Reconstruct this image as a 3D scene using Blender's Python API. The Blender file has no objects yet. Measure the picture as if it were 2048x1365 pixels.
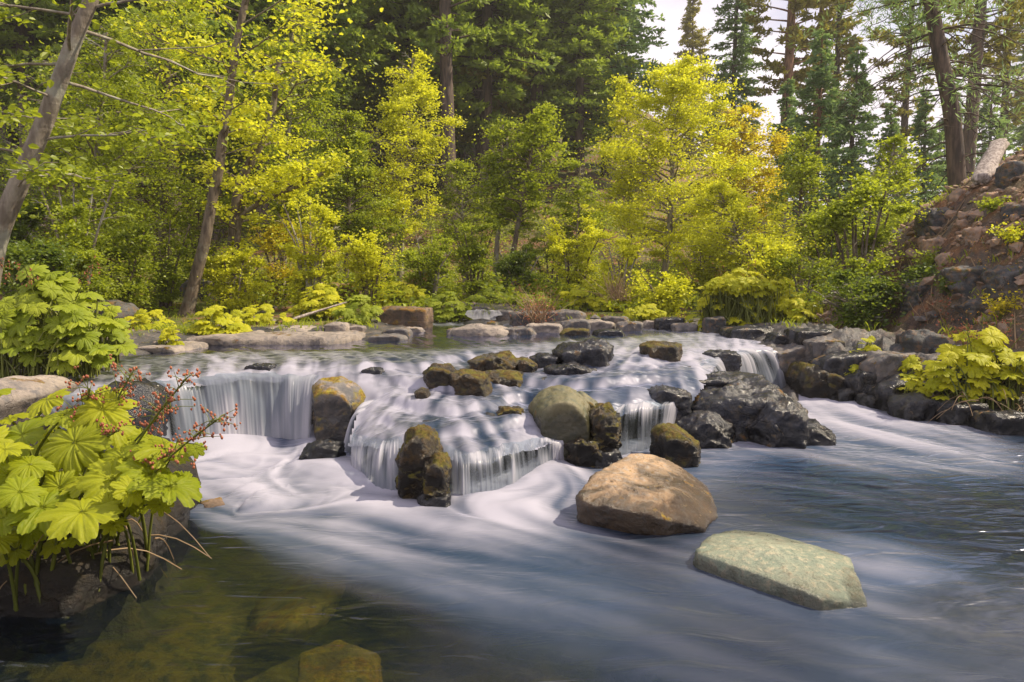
import bpy, bmesh, math, random
import numpy as np
from mathutils import Vector
S = bpy.context.scene
# ------------------------------------------------------------------ camera, sky, sun, exposure
CH, FPX, PITCH = 1.3, 1365.3, math.atan(122.5 / 1365.3)
cam = bpy.data.objects.new('camera', bpy.data.cameras.new('camera'))
S.collection.objects.link(cam); S.camera = cam
cam.location = (0, 0, CH); cam.rotation_euler = (math.pi / 2 - PITCH, 0, 0)
cam.data.lens = 24; cam.data.sensor_width = 36; cam.data.clip_start = 0.05; cam.data.clip_end = 2000
SUN_EL, SUN_AZ = math.radians(48), math.radians(82)      # azimuth clockwise from +Y (view direction)
world = bpy.data.worlds.new('World'); S.world = world; world.use_nodes = True
wn = world.node_tree.nodes; wl = world.node_tree.links
bg = wn['Background']; bg.inputs['Strength'].default_value = 0.1
sky = wn.new('ShaderNodeTexSky'); sky.sky_type = 'NISHITA'; sky.sun_disc = False
sky.sun_elevation = SUN_EL; sky.sun_rotation = SUN_AZ
wtc = wn.new('ShaderNodeTexCoord'); wmap = wn.new('ShaderNodeMapping'); wmap.inputs['Scale'].default_value = (1, 1, 2.2)
wnz = wn.new('ShaderNodeTexNoise'); wnz.inputs['Scale'].default_value = 2.1; wnz.inputs['Detail'].default_value = 7; wnz.inputs['Roughness'].default_value = 0.55
wrp = wn.new('ShaderNodeValToRGB'); wrp.color_ramp.elements[0].position = 0.3; wrp.color_ramp.elements[1].position = 0.46
wnz2 = wn.new('ShaderNodeTexNoise'); wnz2.inputs['Scale'].default_value = 5.0; wnz2.inputs['Detail'].default_value = 6
wr2 = wn.new('ShaderNodeValToRGB'); wr2.color_ramp.elements[0].position = 0.3; wr2.color_ramp.elements[1].position = 0.7
wr2.color_ramp.elements[0].color = (6.0, 5.5, 6.6, 1); wr2.color_ramp.elements[1].color = (8.8, 8.2, 8.6, 1)
wmx = wn.new('ShaderNodeMixRGB')
wl.new(wtc.outputs['Generated'], wmap.inputs['Vector']); wl.new(wmap.outputs[0], wnz.inputs['Vector']); wl.new(wmap.outputs[0], wnz2.inputs['Vector'])
wl.new(wnz.outputs['Fac'], wrp.inputs[0]); wl.new(wnz2.outputs['Fac'], wr2.inputs[0])
wl.new(wrp.outputs[0], wmx.inputs[0]); wl.new(sky.outputs[0], wmx.inputs[1]); wl.new(wr2.outputs[0], wmx.inputs[2])
wl.new(wmx.outputs[0], bg.inputs['Color'])
sun = bpy.data.objects.new('sun', bpy.data.lights.new('sun', 'SUN')); S.collection.objects.link(sun)
sun.data.energy = 5.0; sun.data.angle = math.radians(0.6); sun.data.color = (1.0, 0.86, 0.64)
sd = Vector((math.cos(SUN_EL) * math.sin(SUN_AZ), math.cos(SUN_EL) * math.cos(SUN_AZ), math.sin(SUN_EL)))
sun.rotation_euler = (-sd).to_track_quat('-Z', 'Y').to_euler()
S.view_settings.view_transform = 'Standard'; S.view_settings.look = 'None'; S.view_settings.gamma = 1
S.view_settings.exposure = 0.55
S.render.engine = 'CYCLES'
cy = S.cycles
cy.max_bounces = 6; cy.diffuse_bounces = 3; cy.glossy_bounces = 2; cy.transmission_bounces = 4; cy.transparent_max_bounces = 8
cy.caustics_reflective = False; cy.caustics_refractive = False; cy.sample_clamp_indirect = 4; cy.sample_clamp_direct = 12
cy.use_denoising = True
SP, CP = math.sin(PITCH), math.cos(PITCH)
def ray(px, py):
    xc = (px - 1024) / FPX; yc = (682.5 - py) / FPX
    return np.array([xc, CP + yc * SP, -SP + yc * CP])
def W(px, py, Y):
    d = ray(px, py); t = Y / d[1]; return np.array([d[0] * t, Y, CH + d[2] * t])
def Wz(px, py, z):
    d = ray(px, py); t = (z - CH) / d[2]; return np.array([d[0] * t, d[1] * t, z])

# ------------------------------------------------------------------ numpy noise
_r = np.random.RandomState(7)
_perm = np.concatenate([_r.permutation(256)] * 3).astype(np.int64)
_g = _r.randn(256, 3); _g /= np.linalg.norm(_g, axis=1)[:, None]
def perlin(P):
    P = np.asarray(P, float); i = np.floor(P).astype(np.int64); f = P - i; i &= 255
    u = f * f * f * (f * (f * 6 - 15) + 10); out = 0
    for dx in (0, 1):
        for dy in (0, 1):
            for dz in (0, 1):
                h = _perm[_perm[_perm[(i[:, 0] + dx) & 255] + ((i[:, 1] + dy) & 255)] + ((i[:, 2] + dz) & 255)]
                g = _g[h]
                d = g[:, 0] * (f[:, 0] - dx) + g[:, 1] * (f[:, 1] - dy) + g[:, 2] * (f[:, 2] - dz)
                w = (u[:, 0] if dx else 1 - u[:, 0]) * (u[:, 1] if dy else 1 - u[:, 1]) * (u[:, 2] if dz else 1 - u[:, 2])
                out = out + w * d
    return out
def fbm(P, oct=4, gain=0.5, lac=2.03, ridge=False):
    a, s, o = 1.0, 1.0, 0
    for k in range(oct):
        n = perlin(np.asarray(P) * s + k * 17.3)
        o = o + a * ((0.5 - np.abs(n) * 1.6) if ridge else n); a *= gain; s *= lac
    return o
def v3(x, y, z=0): return np.stack([x, y, np.zeros_like(x) + z], 1)
def sstep(a, b, x):
    t = np.clip((x - a) / (b - a), 0, 1); return t * t * (3 - 2 * t)
def rbf(pts, vals, smooth=1e-3):
    pts = np.array(pts, float); vals = np.array(vals, float); one = vals.ndim == 1
    if one: vals = vals[:, None]
    n = len(pts); d = np.linalg.norm(pts[:, None] - pts[None], axis=2)
    A = np.zeros((n + 1, n + 1)); A[:n, :n] = -d - np.eye(n) * smooth; A[:n, n] = 1; A[n, :n] = 1
    w = np.linalg.solve(A, np.vstack([vals, np.zeros((1, vals.shape[1]))]))
    def ev(x, y):
        o = np.zeros((len(x), vals.shape[1])) + w[n]
        for k in range(n):
            o -= np.hypot(x - pts[k, 0], y - pts[k, 1])[:, None] * w[k]
        return o[:, 0] if one else o
    return ev
def seg_dist(x, y, poly, closed=False):
    best = np.full(len(x), 1e9); P = list(poly) + ([poly[0]] if closed else [])
    for a, b in zip(P[:-1], P[1:]):
        ax, ay, bx, by = a[0], a[1], b[0], b[1]; dx, dy = bx - ax, by - ay
        t = np.clip(((x - ax) * dx + (y - ay) * dy) / (dx * dx + dy * dy + 1e-9), 0, 1)
        best = np.minimum(best, np.hypot(x - ax - t * dx, y - ay - t * dy))
    return best
def inside(x, y, poly):
    c = np.zeros(len(x), bool); n = len(poly); j = n - 1
    for i in range(n):
        xi, yi, xj, yj = poly[i][0], poly[i][1], poly[j][0], poly[j][1]
        c ^= ((yi > y) != (yj > y)) & (x < (xj - xi) * (y - yi) / ((yj - yi) + 1e-12) + xi); j = i
    return c

# ------------------------------------------------------------------ mesh helpers
COL = S.collection
def mesh_obj(name, V, F, mat, parent=None, smooth=True, attrs=None):
    """F: list of int arrays (n,3) or (n,4)"""
    me = bpy.data.meshes.new(name); V = np.asarray(V, np.float32)
    F = [np.asarray(f, np.int32) for f in F if len(f)]
    me.vertices.add(len(V)); me.vertices.foreach_set('co', V.ravel())
    tot = np.concatenate([np.full(len(f), f.shape[1], np.int32) for f in F]); loops = np.concatenate([f.ravel() for f in F])
    me.loops.add(len(loops)); me.loops.foreach_set('vertex_index', loops)
    me.polygons.add(len(tot)); st = np.zeros(len(tot), np.int32); st[1:] = np.cumsum(tot)[:-1]
    me.polygons.foreach_set('loop_start', st); me.polygons.foreach_set('loop_total', tot)
    me.polygons.foreach_set('use_smooth', np.full(len(tot), smooth))
    for k, a in (attrs or {}).items():
        at = me.attributes.new(k, 'FLOAT', 'POINT'); at.data.foreach_set('value', np.asarray(a, np.float32))
    me.update(calc_edges=True)
    me.materials.append(mat)
    o = bpy.data.objects.new(name, me); COL.objects.link(o)
    if parent is not None: o.parent = parent
    return o
def thing(name, label, cat, loc=(0, 0, 0), group=None):
    o = bpy.data.objects.new(name, None); COL.objects.link(o); o.location = loc; o.empty_display_size = 0.1
    return tag(o, label, cat, group)
def tag(o, label, cat, group=None):
    o['label'] = label; o['category'] = cat
    if group: o['group'] = group
    return o
class MB:
    def __init__(s): s.V = []; s.Q = []; s.T = []; s.n = 0; s.A = []
    def add(s, V, Q=None, T=None, a=0.0):
        V = np.asarray(V); s.V.append(V)
        if Q is not None and len(Q): s.Q.append(np.asarray(Q) + s.n)
        if T is not None and len(T): s.T.append(np.asarray(T) + s.n)
        s.A.append(np.zeros(len(V)) + a); s.n += len(V)
    def tube(s, P, R, k=6, cap=True, a=0.0):
        P = np.asarray(P, float); n = len(P); R = np.broadcast_to(np.asarray(R, float), (n,))
        T = np.gradient(P, axis=0); T /= np.linalg.norm(T, axis=1)[:, None] + 1e-9
        ref = np.array([0, 0, 1.0]) if abs(T[0, 2]) < 0.9 else np.array([1.0, 0, 0])
        U = np.cross(T, ref); U /= np.linalg.norm(U, axis=1)[:, None] + 1e-9; B = np.cross(T, U)
        an = np.arange(k) * 2 * np.pi / k
        V = P[:, None] + R[:, None, None] * (np.cos(an)[None, :, None] * U[:, None] + np.sin(an)[None, :, None] * B[:, None])
        i = np.arange(n - 1)[:, None] * k; j = np.arange(k)[None]; j2 = (j + 1) % k
        Q = np.stack([i + j, i + j2, i + k + j2, i + k + j], 2).reshape(-1, 4)
        s.add(V.reshape(-1, 3), Q, a=a)
    def obj(s, name, mat, parent=None, smooth=True, loc=(0, 0, 0)):
        return mesh_obj(name, np.concatenate(s.V) - np.asarray(loc), ([np.concatenate(s.Q)] if s.Q else []) + ([np.concatenate(s.T)] if s.T else []), mat, parent, smooth, {'rnd': np.concatenate(s.A)})

# ------------------------------------------------------------------ materials
def newmat(name):
    m = bpy.data.materials.new(name); m.use_nodes = True; nt = m.node_tree; nt.nodes.clear()
    out = nt.nodes.new('ShaderNodeOutputMaterial'); return m, nt, out
class NT:
    def __init__(s, nt): s.nt = nt
    def n(s, t, **kw):
        x = s.nt.nodes.new(t)
        for k, v in kw.items():
            if hasattr(x, k): setattr(x, k, v)
        return x
    def l(s, a, b): s.nt.links.new(a, b)
    def inp(s, x, k, v):
        if isinstance(v, bpy.types.NodeSocket): s.l(v, x.inputs[k])
        else: x.inputs[k].default_value = v
    def math(s, op, a, b=0.0, c=0.0, clamp=False):
        x = s.n('ShaderNodeMath', operation=op); x.use_clamp = clamp; s.inp(x, 0, a); s.inp(x, 1, b); s.inp(x, 2, c); return x.outputs[0]
    def mix(s, f, a, b):
        x = s.n('ShaderNodeMixRGB'); s.inp(x, 0, f); s.inp(x, 1, a); s.inp(x, 2, b); return x.outputs[0]
    def noise(s, vec, scale, detail=4, rough=0.55, dist=0.0):
        x = s.n('ShaderNodeTexNoise'); s.l(vec, x.inputs['Vector']); x.inputs['Scale'].default_value = scale
        x.inputs['Detail'].default_value = detail; x.inputs['Roughness'].default_value = rough; x.inputs['Distortion'].default_value = dist; return x.outputs['Fac']
    def mapr(s, v, a, b, c=0.0, d=1.0):
        x = s.n('ShaderNodeMapRange'); x.interpolation_type = 'SMOOTHSTEP'; s.inp(x, 0, v); s.inp(x, 1, a); s.inp(x, 2, b); s.inp(x, 3, c); s.inp(x, 4, d); return x.outputs[0]
    def attr(s, name):
        x = s.n('ShaderNodeAttribute'); x.attribute_name = name; return x.outputs['Fac']
    def mapping(s, vec, sc):
        x = s.n('ShaderNodeMapping'); s.l(vec, x.inputs[0]); x.inputs['Scale'].default_value = sc; return x.outputs[0]
def c4(c): return (c[0], c[1], c[2], 1)
def rock_mat(name, c1, c2, c3=None, moss=0.0, mossc=(0.14, 0.12, 0.015), moss2=(0.25, 0.11, 0.02), wet=None, rough=0.75, scale=1.0, wetc=0.35, bump=0.5, layers=0.0, mlow=0.15, speck=0.35):
    m, nt, out = newmat(name); N = NT(nt)
    geo = N.n('ShaderNodeNewGeometry'); pos = geo.outputs['Position']; 
    sx = N.n('ShaderNodeSeparateXYZ'); N.l(geo.outputs['Normal'], sx.inputs[0]); nz = sx.outputs[2]
    sp = N.n('ShaderNodeSeparateXYZ'); N.l(pos, sp.inputs[0]); pz = sp.outputs[2]
    n1 = N.noise(pos, 3.2 * scale, 8, 0.62, 0.6); n2 = N.noise(pos, 14 * scale, 8, 0.7); n3 = N.noise(pos, 60 * scale, 4, 0.7)
    col = N.mix(N.mapr(n1, 0.36, 0.64), c4(c1), c4(c2))
    if c3: col = N.mix(N.mapr(n2, 0.48, 0.66), col, c4(c3))
    col = N.mix(N.math('MULTIPLY', N.mapr(n3, 0.52, 0.7), speck), col, c4([x * 0.3 for x in c1]))
    vo = N.n('ShaderNodeTexVoronoi'); vo.feature = 'DISTANCE_TO_EDGE'
    wv = N.n('ShaderNodeMixRGB'); wv.blend_type = 'ADD'; wv.inputs[0].default_value = 0.5; N.l(N.mapping(pos, (1, 1, 2.2)), wv.inputs[1])
    nc = N.n('ShaderNodeTexNoise'); N.l(pos, nc.inputs['Vector']); nc.inputs['Scale'].default_value = 4 * scale; nc.inputs['Detail'].default_value = 5; N.l(nc.outputs['Color'], wv.inputs[2])
    N.l(wv.outputs[0], vo.inputs['Vector']); vo.inputs['Scale'].default_value = 2.6 * scale
    crack = N.mapr(vo.outputs['Distance'], 0.0, 0.018)
    crk = N.math('MULTIPLY', N.math('SUBTRACT', 1.0, crack), N.mapr(N.noise(pos, 2.0 * scale, 2), 0.5, 0.6))
    col = N.mix(N.math('MULTIPLY', crk, 0.75), col, c4([x * 0.25 for x in c1]))
    rgh = rough
    if wet is not None:
        wl_ = N.math('ADD', pz, N.math('MULTIPLY', N.math('SUBTRACT', n1, 0.5), -0.22))
        wf = N.mapr(wl_, wet - 0.05, wet + 0.05, 1.0, 0.0)
        dk = N.n('ShaderNodeMixRGB'); dk.blend_type = 'MULTIPLY'; N.l(wf, dk.inputs[0]); N.l(col, dk.inputs[1]); dk.inputs[2].default_value = (wetc, wetc, wetc, 1); col = dk.outputs[0]
        rgh = N.mapr(wf, 0, 1, rough, 0.2)
    if moss > 0:
        mn = N.noise(pos, 5.5 * scale, 6, 0.65)
        mf = N.math('MULTIPLY', N.mapr(mn, 0.62 - 0.3 * moss, 0.72 - 0.3 * moss), N.mapr(nz, mlow - 0.25, mlow + 0.35))
        mc = N.mix(N.mapr(n2, 0.4, 0.6), c4(mossc), c4(moss2)); mc = N.mix(N.mapr(n3, 0.35, 0.65), N.mix(0.6, mc, (0.01, 0.01, 0.003, 1)), mc)
        col = N.mix(mf, col, mc); rg = N.n('ShaderNodeMixRGB'); N.l(mf, rg.inputs[0]); N.inp(rg, 1, (rough,) * 3 + (1,)) if not isinstance(rgh, bpy.types.NodeSocket) else N.l(rgh, rg.inputs[1]); rg.inputs[2].default_value = (0.95, 0.95, 0.95, 1); rgh = rg.outputs[0]
    b = N.n('ShaderNodeBsdfPrincipled'); N.inp(b, 'Base Color', col); N.inp(b, 'Roughness', rgh)
    bu = N.n('ShaderNodeBump'); bu.inputs['Strength'].default_value = bump; bu.inputs['Distance'].default_value = 0.05
    h = N.math('ADD', N.math('MULTIPLY', n2, 1.0), N.math('MULTIPLY', n3, 0.3)); h = N.math('ADD', h, N.math('MULTIPLY', n1, 1.2)); h = N.math('SUBTRACT', h, N.math('MULTIPLY', crk, 0.5))
    if layers:
        h = N.math('ADD', h, N.math('MULTIPLY', N.noise(N.mapping(pos, (1.5, 1.5, 22)), 1.0, 3), layers))
    N.l(h, bu.inputs['Height']); N.l(bu.outputs[0], b.inputs['Normal']); N.l(b.outputs[0], out.inputs[0]); return m
def leaf_mat(name, ca, cb, tr=0.5, trc=None, gloss=0.03, rough=0.45, scale=0.6):
    m, nt, out = newmat(name); N = NT(nt); geo = N.n('ShaderNodeNewGeometry'); r = N.attr('rnd')
    f = N.math('ADD', N.math('MULTIPLY', r, 0.6), N.math('MULTIPLY', N.mapr(N.noise(geo.outputs['Position'], scale, 3), 0.35, 0.65), 0.4))
    col = N.mix(f, c4(ca), c4(cb))
    if trc is None: trc = [min(0.9, 1.5 * (a + b) / 2) for a, b in zip(ca, cb)]
    tcol = N.mix(f, c4([x * 0.75 for x in trc]), c4([x * 1.15 for x in trc]))
    d = N.n('ShaderNodeBsdfDiffuse'); N.l(col, d.inputs[0]); t = N.n('ShaderNodeBsdfTranslucent'); N.l(tcol, t.inputs[0])
    mx = N.n('ShaderNodeMixShader'); mx.inputs[0].default_value = tr; N.l(d.outputs[0], mx.inputs[1]); N.l(t.outputs[0], mx.inputs[2])
    g = N.n('ShaderNodeBsdfGlossy'); g.inputs['Roughness'].default_value = rough; m2 = N.n('ShaderNodeMixShader'); m2.inputs[0].default_value = gloss
    N.l(mx.outputs[0], m2.inputs[1]); N.l(g.outputs[0], m2.inputs[2]); N.l(m2.outputs[0], out.inputs[0]); return m
def bark_mat(name, c1, c2, sc=(14, 14, 3), lich=0.0, lc=(0.35, 0.36, 0.3)):
    m, nt, out = newmat(name); N = NT(nt); geo = N.n('ShaderNodeNewGeometry'); p = geo.outputs['Position']
    n1 = N.noise(N.mapping(p, sc), 1.0, 6, 0.65); n2 = N.noise(p, 3.0, 5, 0.6); n3 = N.noise(N.mapping(p, (4, 4, 30)), 1.0, 3, 0.6)
    col = N.mix(N.mapr(n1, 0.35, 0.65), c4(c1), c4(c2)); col = N.mix(N.math('MULTIPLY', N.mapr(n2, 0.5, 0.62), lich), col, c4(lc))
    b = N.n('ShaderNodeBsdfPrincipled'); N.l(col, b.inputs['Base Color']); b.inputs['Roughness'].default_value = 0.85
    bu = N.n('ShaderNodeBump'); bu.inputs['Strength'].default_value = 0.7; bu.inputs['Distance'].default_value = 0.03
    N.l(N.math('ADD', n1, N.math('MULTIPLY', n3, 0.3)), bu.inputs['Height']); N.l(bu.outputs[0], b.inputs['Normal']); N.l(b.outputs[0], out.inputs[0]); return m
M = {}
M['dark'] = rock_mat('wet_dark_rock', (0.01, 0.011, 0.016), (0.028, 0.03, 0.04), (0.06, 0.05, 0.04), moss=0.1, wet=0.14, rough=0.22, bump=0.45)
M['darkmoss'] = rock_mat('dark_mossy_rock', (0.018, 0.017, 0.016), (0.05, 0.038, 0.025), (0.1, 0.06, 0.02), moss=0.6, mossc=(.17, .15, .015), moss2=(.14, .085, .015), wet=0.22, rough=0.3, bump=0.9, mlow=0.3)
M['grey'] = rock_mat('grey_rock', (0.06, 0.06, 0.065), (0.16, 0.145, 0.14), (0.22, 0.17, 0.13), moss=0.25, wet=0.1, rough=0.6)
M['under'] = rock_mat('shade_dark_rock', (.012, .011, .01), (.035, .028, .02), (.05, .035, .02), moss=.3, mossc=(.05, .05, .01), moss2=(.05, .03, .01), wet=.08, rough=.85, bump=.9)  # matte near-black tones, the shade beneath the foreground plant put into the colour
M['greyb'] = rock_mat('grey_boulder_rock', (0.07, 0.07, 0.075), (0.2, 0.18, 0.17), (0.28, 0.22, 0.17), moss=0.5, mossc=(.3, .24, .02), moss2=(.25, .14, .02), wet=0.36, rough=0.55, wetc=.3)
M['pale'] = rock_mat('pale_rock', (0.2, 0.17, 0.15), (0.36, 0.3, 0.25), (0.13, 0.12, 0.12), moss=0.12, wet=0.5, rough=0.7, layers=0.4)
M['tan'] = rock_mat('tan_rock', (0.5, 0.33, 0.19), (0.28, 0.2, 0.13), (0.42, 0.36, 0.3), scale=1.7, moss=0.1, wet=0.19, rough=0.55, wetc=0.22, bump=0.6, speck=0.5, mossc=(0.35, 0.25, 0.03))
M['green'] = rock_mat('green_rock', (0.19, 0.23, 0.17), (0.34, 0.36, 0.26), (0.42, 0.38, 0.26), wet=0.055, rough=0.65, wetc=0.25, bump=0.5, scale=2.0, speck=0.7)
M['olive'] = rock_mat('olive_rock', (0.1, 0.1, 0.05), (0.17, 0.15, 0.08), (0.08, 0.09, 0.06), moss=0.2, wet=0.36, rough=0.6, bump=0.35, mossc=(0.13, 0.15, 0.03))
M['orange'] = rock_mat('orange_mossy_rock', (0.1, 0.07, 0.05), (0.22, 0.15, 0.1), (0.06, 0.05, 0.04), moss=0.6, mossc=(0.22, 0.1, 0.018), moss2=(0.26, 0.17, 0.03), rough=0.85, layers=0.6)
M['scree'] = rock_mat('scree_rock', (0.2, 0.16, 0.13), (0.36, 0.25, 0.18), (0.42, 0.22, 0.1), rough=0.85, scale=2)
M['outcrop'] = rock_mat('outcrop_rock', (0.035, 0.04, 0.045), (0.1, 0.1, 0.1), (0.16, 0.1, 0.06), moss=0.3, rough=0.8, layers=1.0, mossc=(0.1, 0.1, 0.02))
M['bark'] = bark_mat('grey_alder_bark', (0.16, 0.13, 0.1), (0.3, 0.26, 0.21), lich=0.6)
M['barkd'] = bark_mat('dark_alder_bark', (0.07, 0.05, 0.035), (0.18, 0.14, 0.1), lich=0.4, lc=(0.25, 0.24, 0.18))
M['barkc'] = bark_mat('conifer_bark', (0.035, 0.025, 0.02), (0.13, 0.09, 0.065), sc=(10, 10, 1.5))
M['barkp'] = bark_mat('pine_bark', (0.1, 0.05, 0.03), (0.28, 0.15, 0.08), sc=(10, 10, 2))
M['dead'] = bark_mat('dead_wood', (0.2, 0.16, 0.14), (0.5, 0.43, 0.38), sc=(30, 30, 3))
M['lf_yel'] = leaf_mat('alder_leaf_bright', (0.407, 0.458, 0.020), (0.641, 0.640, 0.033), trc=(0.909, 0.915, 0.044))
M['lf_gold'] = leaf_mat('alder_leaf_golden', (0.386, 0.354, 0.015), (0.590, 0.489, 0.025), trc=(0.859, 0.728, 0.030))
M['lf_mid'] = leaf_mat('alder_leaf_green', (0.165, 0.229, 0.015), (0.350, 0.406, 0.025), trc=(0.505, 0.582, 0.030))
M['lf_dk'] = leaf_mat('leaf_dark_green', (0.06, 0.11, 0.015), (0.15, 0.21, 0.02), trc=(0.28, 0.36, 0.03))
M['ndl'] = leaf_mat('fir_needles', (0.12, 0.2, 0.03), (0.28, 0.35, 0.04), tr=0.4, trc=(0.42, 0.54, 0.05), scale=0.25)
M['ndlb'] = leaf_mat('fir_needles_blue', (0.11, 0.21, 0.1), (0.22, 0.34, 0.11), tr=0.4, trc=(0.33, 0.48, 0.12), scale=0.25)
M['ndlo'] = leaf_mat('pine_needles_olive', (0.15, 0.17, 0.03), (0.32, 0.28, 0.03), tr=0.35, trc=(0.42, 0.4, 0.05), scale=0.25)
M['stalk'] = leaf_mat('rhubarb_stalk', (0.1, 0.12, 0.02), (0.22, 0.24, 0.04), tr=0.15)
M['flower'] = leaf_mat('rhubarb_seed_heads', (0.3, 0.08, 0.05), (0.5, 0.2, 0.1), tr=0.2)
M['straw'] = leaf_mat('dry_stalks', (0.2, 0.13, 0.07), (0.42, 0.3, 0.18), tr=0.15)
M['yflower'] = leaf_mat('orange_flowers', (0.6, 0.28, 0.01), (0.7, 0.4, 0.02), tr=0.3)
def big_leaf_mat(name, ca, cb, vein, trc):
    m, nt, out = newmat(name); N = NT(nt); geo = N.n('ShaderNodeNewGeometry'); oi = N.n('ShaderNodeObjectInfo')
    v = N.attr('vein'); r = oi.outputs['Random']
    tc = N.n('ShaderNodeTexCoord'); nz = N.noise(tc.outputs['Object'], 14, 5, 0.6)
    f = N.math('ADD', N.math('MULTIPLY', r, 0.9), N.math('MULTIPLY', N.mapr(nz, 0.3, 0.7), 0.3))
    col = N.mix(N.math('MULTIPLY', v, 0.5), N.mix(f, c4(ca), c4(cb)), c4(vein))
    spot = N.mapr(N.noise(tc.outputs['Object'], 45, 3, 0.6), 0.69, 0.73); col = N.mix(N.math('MULTIPLY', spot, 0.7), col, (0.2, 0.1, 0.02, 1))
    tcl = N.mix(N.math('MULTIPLY', v, 0.5), c4(trc), c4([x * 0.55 for x in trc]))
    p = N.n('ShaderNodeBsdfPrincipled'); N.l(col, p.inputs['Base Color']); p.inputs['Roughness'].default_value = 0.5
    p.inputs['Specular IOR Level'].default_value = 0.25
    bu = N.n('ShaderNodeBump'); bu.inputs['Strength'].default_value = 0.4; bu.inputs['Distance'].default_value = 0.01; N.l(N.math('ADD', nz, N.math('MULTIPLY', v, -0.6)), bu.inputs['Height']); N.l(bu.outputs[0], p.inputs['Normal'])
    t = N.n('ShaderNodeBsdfTranslucent'); N.l(tcl, t.inputs[0]); mx = N.n('ShaderNodeMixShader'); mx.inputs[0].default_value = 0.42
    N.l(p.outputs[0], mx.inputs[1]); N.l(t.outputs[0], mx.inputs[2]); N.l(mx.outputs[0], out.inputs[0]); return m
M['rh'] = big_leaf_mat('rhubarb_leaf_yellow', (0.17, 0.23, 0.008), (0.36, 0.38, 0.015), (0.46, 0.5, 0.06), (0.6, 0.62, 0.02))
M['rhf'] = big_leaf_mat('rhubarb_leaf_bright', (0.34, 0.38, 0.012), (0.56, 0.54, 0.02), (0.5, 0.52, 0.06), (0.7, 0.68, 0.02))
M['rhg'] = big_leaf_mat('rhubarb_leaf_green', (0.2, 0.27, 0.02), (0.36, 0.41, 0.03), (0.36, 0.42, 0.08), (0.46, 0.52, 0.02))

# ------------------------------------------------------------------ river plan
LIPI = [(-120, 800, .46), (100, 790, .46), (230, 778, .48), (330, 765, .495), (480, 748, .515), (620, 752, .49), (735, 800, .33), (702, 880, .2), (790, 880, .275),
        (905, 903, .232), (950, 913, .222), (1030, 890, .225), (1115, 878, .19), (1165, 868, .195), (1240, 815, .33), (1300, 806, .33), (1365, 803, .31), (1400, 765, .42),
        (1430, 716, .52), (1500, 698, .50), (1575, 700, .46), (1640, 700, .5), (2048, 690, .6)]
LIP = np.array([Wz(a, b, z) for a, b, z in LIPI]); LIP[:, 0] = np.maximum.accumulate(LIP[:, 0] + np.arange(len(LIP)) * 1e-4)
LIP2 = np.vstack([[(-30, LIP[0, 1], .46)], LIP, [(30, LIP[-1, 1], .6)]])
def lip_sd(x, y):
    s = np.where(y > np.interp(x, LIP2[:, 0], LIP2[:, 1]), 1.0, -1.0)
    return s * seg_dist(x, y, LIP2)
ZU = [(300, 720, .53), (500, 700, .55), (700, 690, .55), (900, 680, .55), (1100, 672, .56), (1300, 668, .56), (1400, 672, .56), (1000, 650, .56), (850, 660, .56), (600, 730, .545),
      (700, 745, .52), (800, 735, .53), (900, 720, .53), (1000, 705, .54), (850, 780, .43), (780, 800, .37), (900, 805, .38), (820, 850, .3), (1000, 750, .47), (1080, 755, .45), (1000, 830, .33),
      (930, 850, .3), (1060, 820, .28), (1200, 740, .5), (1150, 765, .45), (1250, 770, .44), (1330, 740, .5), (1300, 700, .54), (1400, 700, .54), (1480, 680, .55), (950, 775, .45), (1100, 790, .42)]
zpts = [Wz(a, b, z) for a, b, z in ZU] + [p for p in LIP]
zup_r = rbf([(p[0], p[1]) for p in zpts], [p[2] for p in zpts], 0.02)
def zup(x, y):
    z = np.clip(zup_r(x, y), 0.22, 0.56)
    sd_ = lip_sd(x, y); wt = sstep(.08, .35, sd_) * sstep(7.8, 7.0, y) * sstep(-2.2, -1.5, x)
    zn = z + .035 * perlin(v3(x * 1.6, y * 1.6, 2.2)) + .012 * perlin(v3(x * 6, y * 6, 3.2)); k_ = zn / .085; f_ = k_ - np.floor(k_); zq = (np.floor(k_) + sstep(.0, .3, f_)) * .085 - (zn - z) - .02; z = z + .85 * wt * (zq - z)
    far = sstep(9.0, 10.5, y); z = z * (1 - far) + .56 * far
    return z + 0.3 * sstep(12.9, 13.9, y)
# outline of all open water, anticlockwise, (px,py,z)
SHI = [(300, 1120, 0), (255, 1180, 0), (0, 1215, 0), None, (2300, 905, 0), (2048, 862, 0), (1930, 842, 0), (1800, 822, 0), (1730, 802, 0), (1660, 790, 0), (1592, 778, .0), (1600, 735, .45), (1570, 700, .52),
       (1500, 670, .55), (1400, 658, .55), (1260, 660, .55), (1130, 660, .55), (1000, 648, .55), (1000, 634, .62), (1000, 622, .9), (985, 618, .9), (930, 618, .9), (930, 634, .62), (870, 645, .55), (800, 662, .55), (740, 680, .55), (560, 682, .55), (400, 688, .55), (330, 700, .55), (240, 710, .55), (200, 735, .55), (0, 748, .55), (-150, 760, .55), (-250, 790, .5), (-60, 860, .4), (120, 880, .2), (260, 960, .1), (330, 1040, .0)]
SH = []
for s in SHI:
    if s is None: SH += [(-2.6, 2.4), (-3.0, 0.2), (-3.0, -3.0), (9.0, -3.0), (9.0, 4.6)]
    else:
        p = Wz(*s); SH.append((p[0], p[1]))
GX = [(-30, 3), (-8, 3)]
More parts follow.
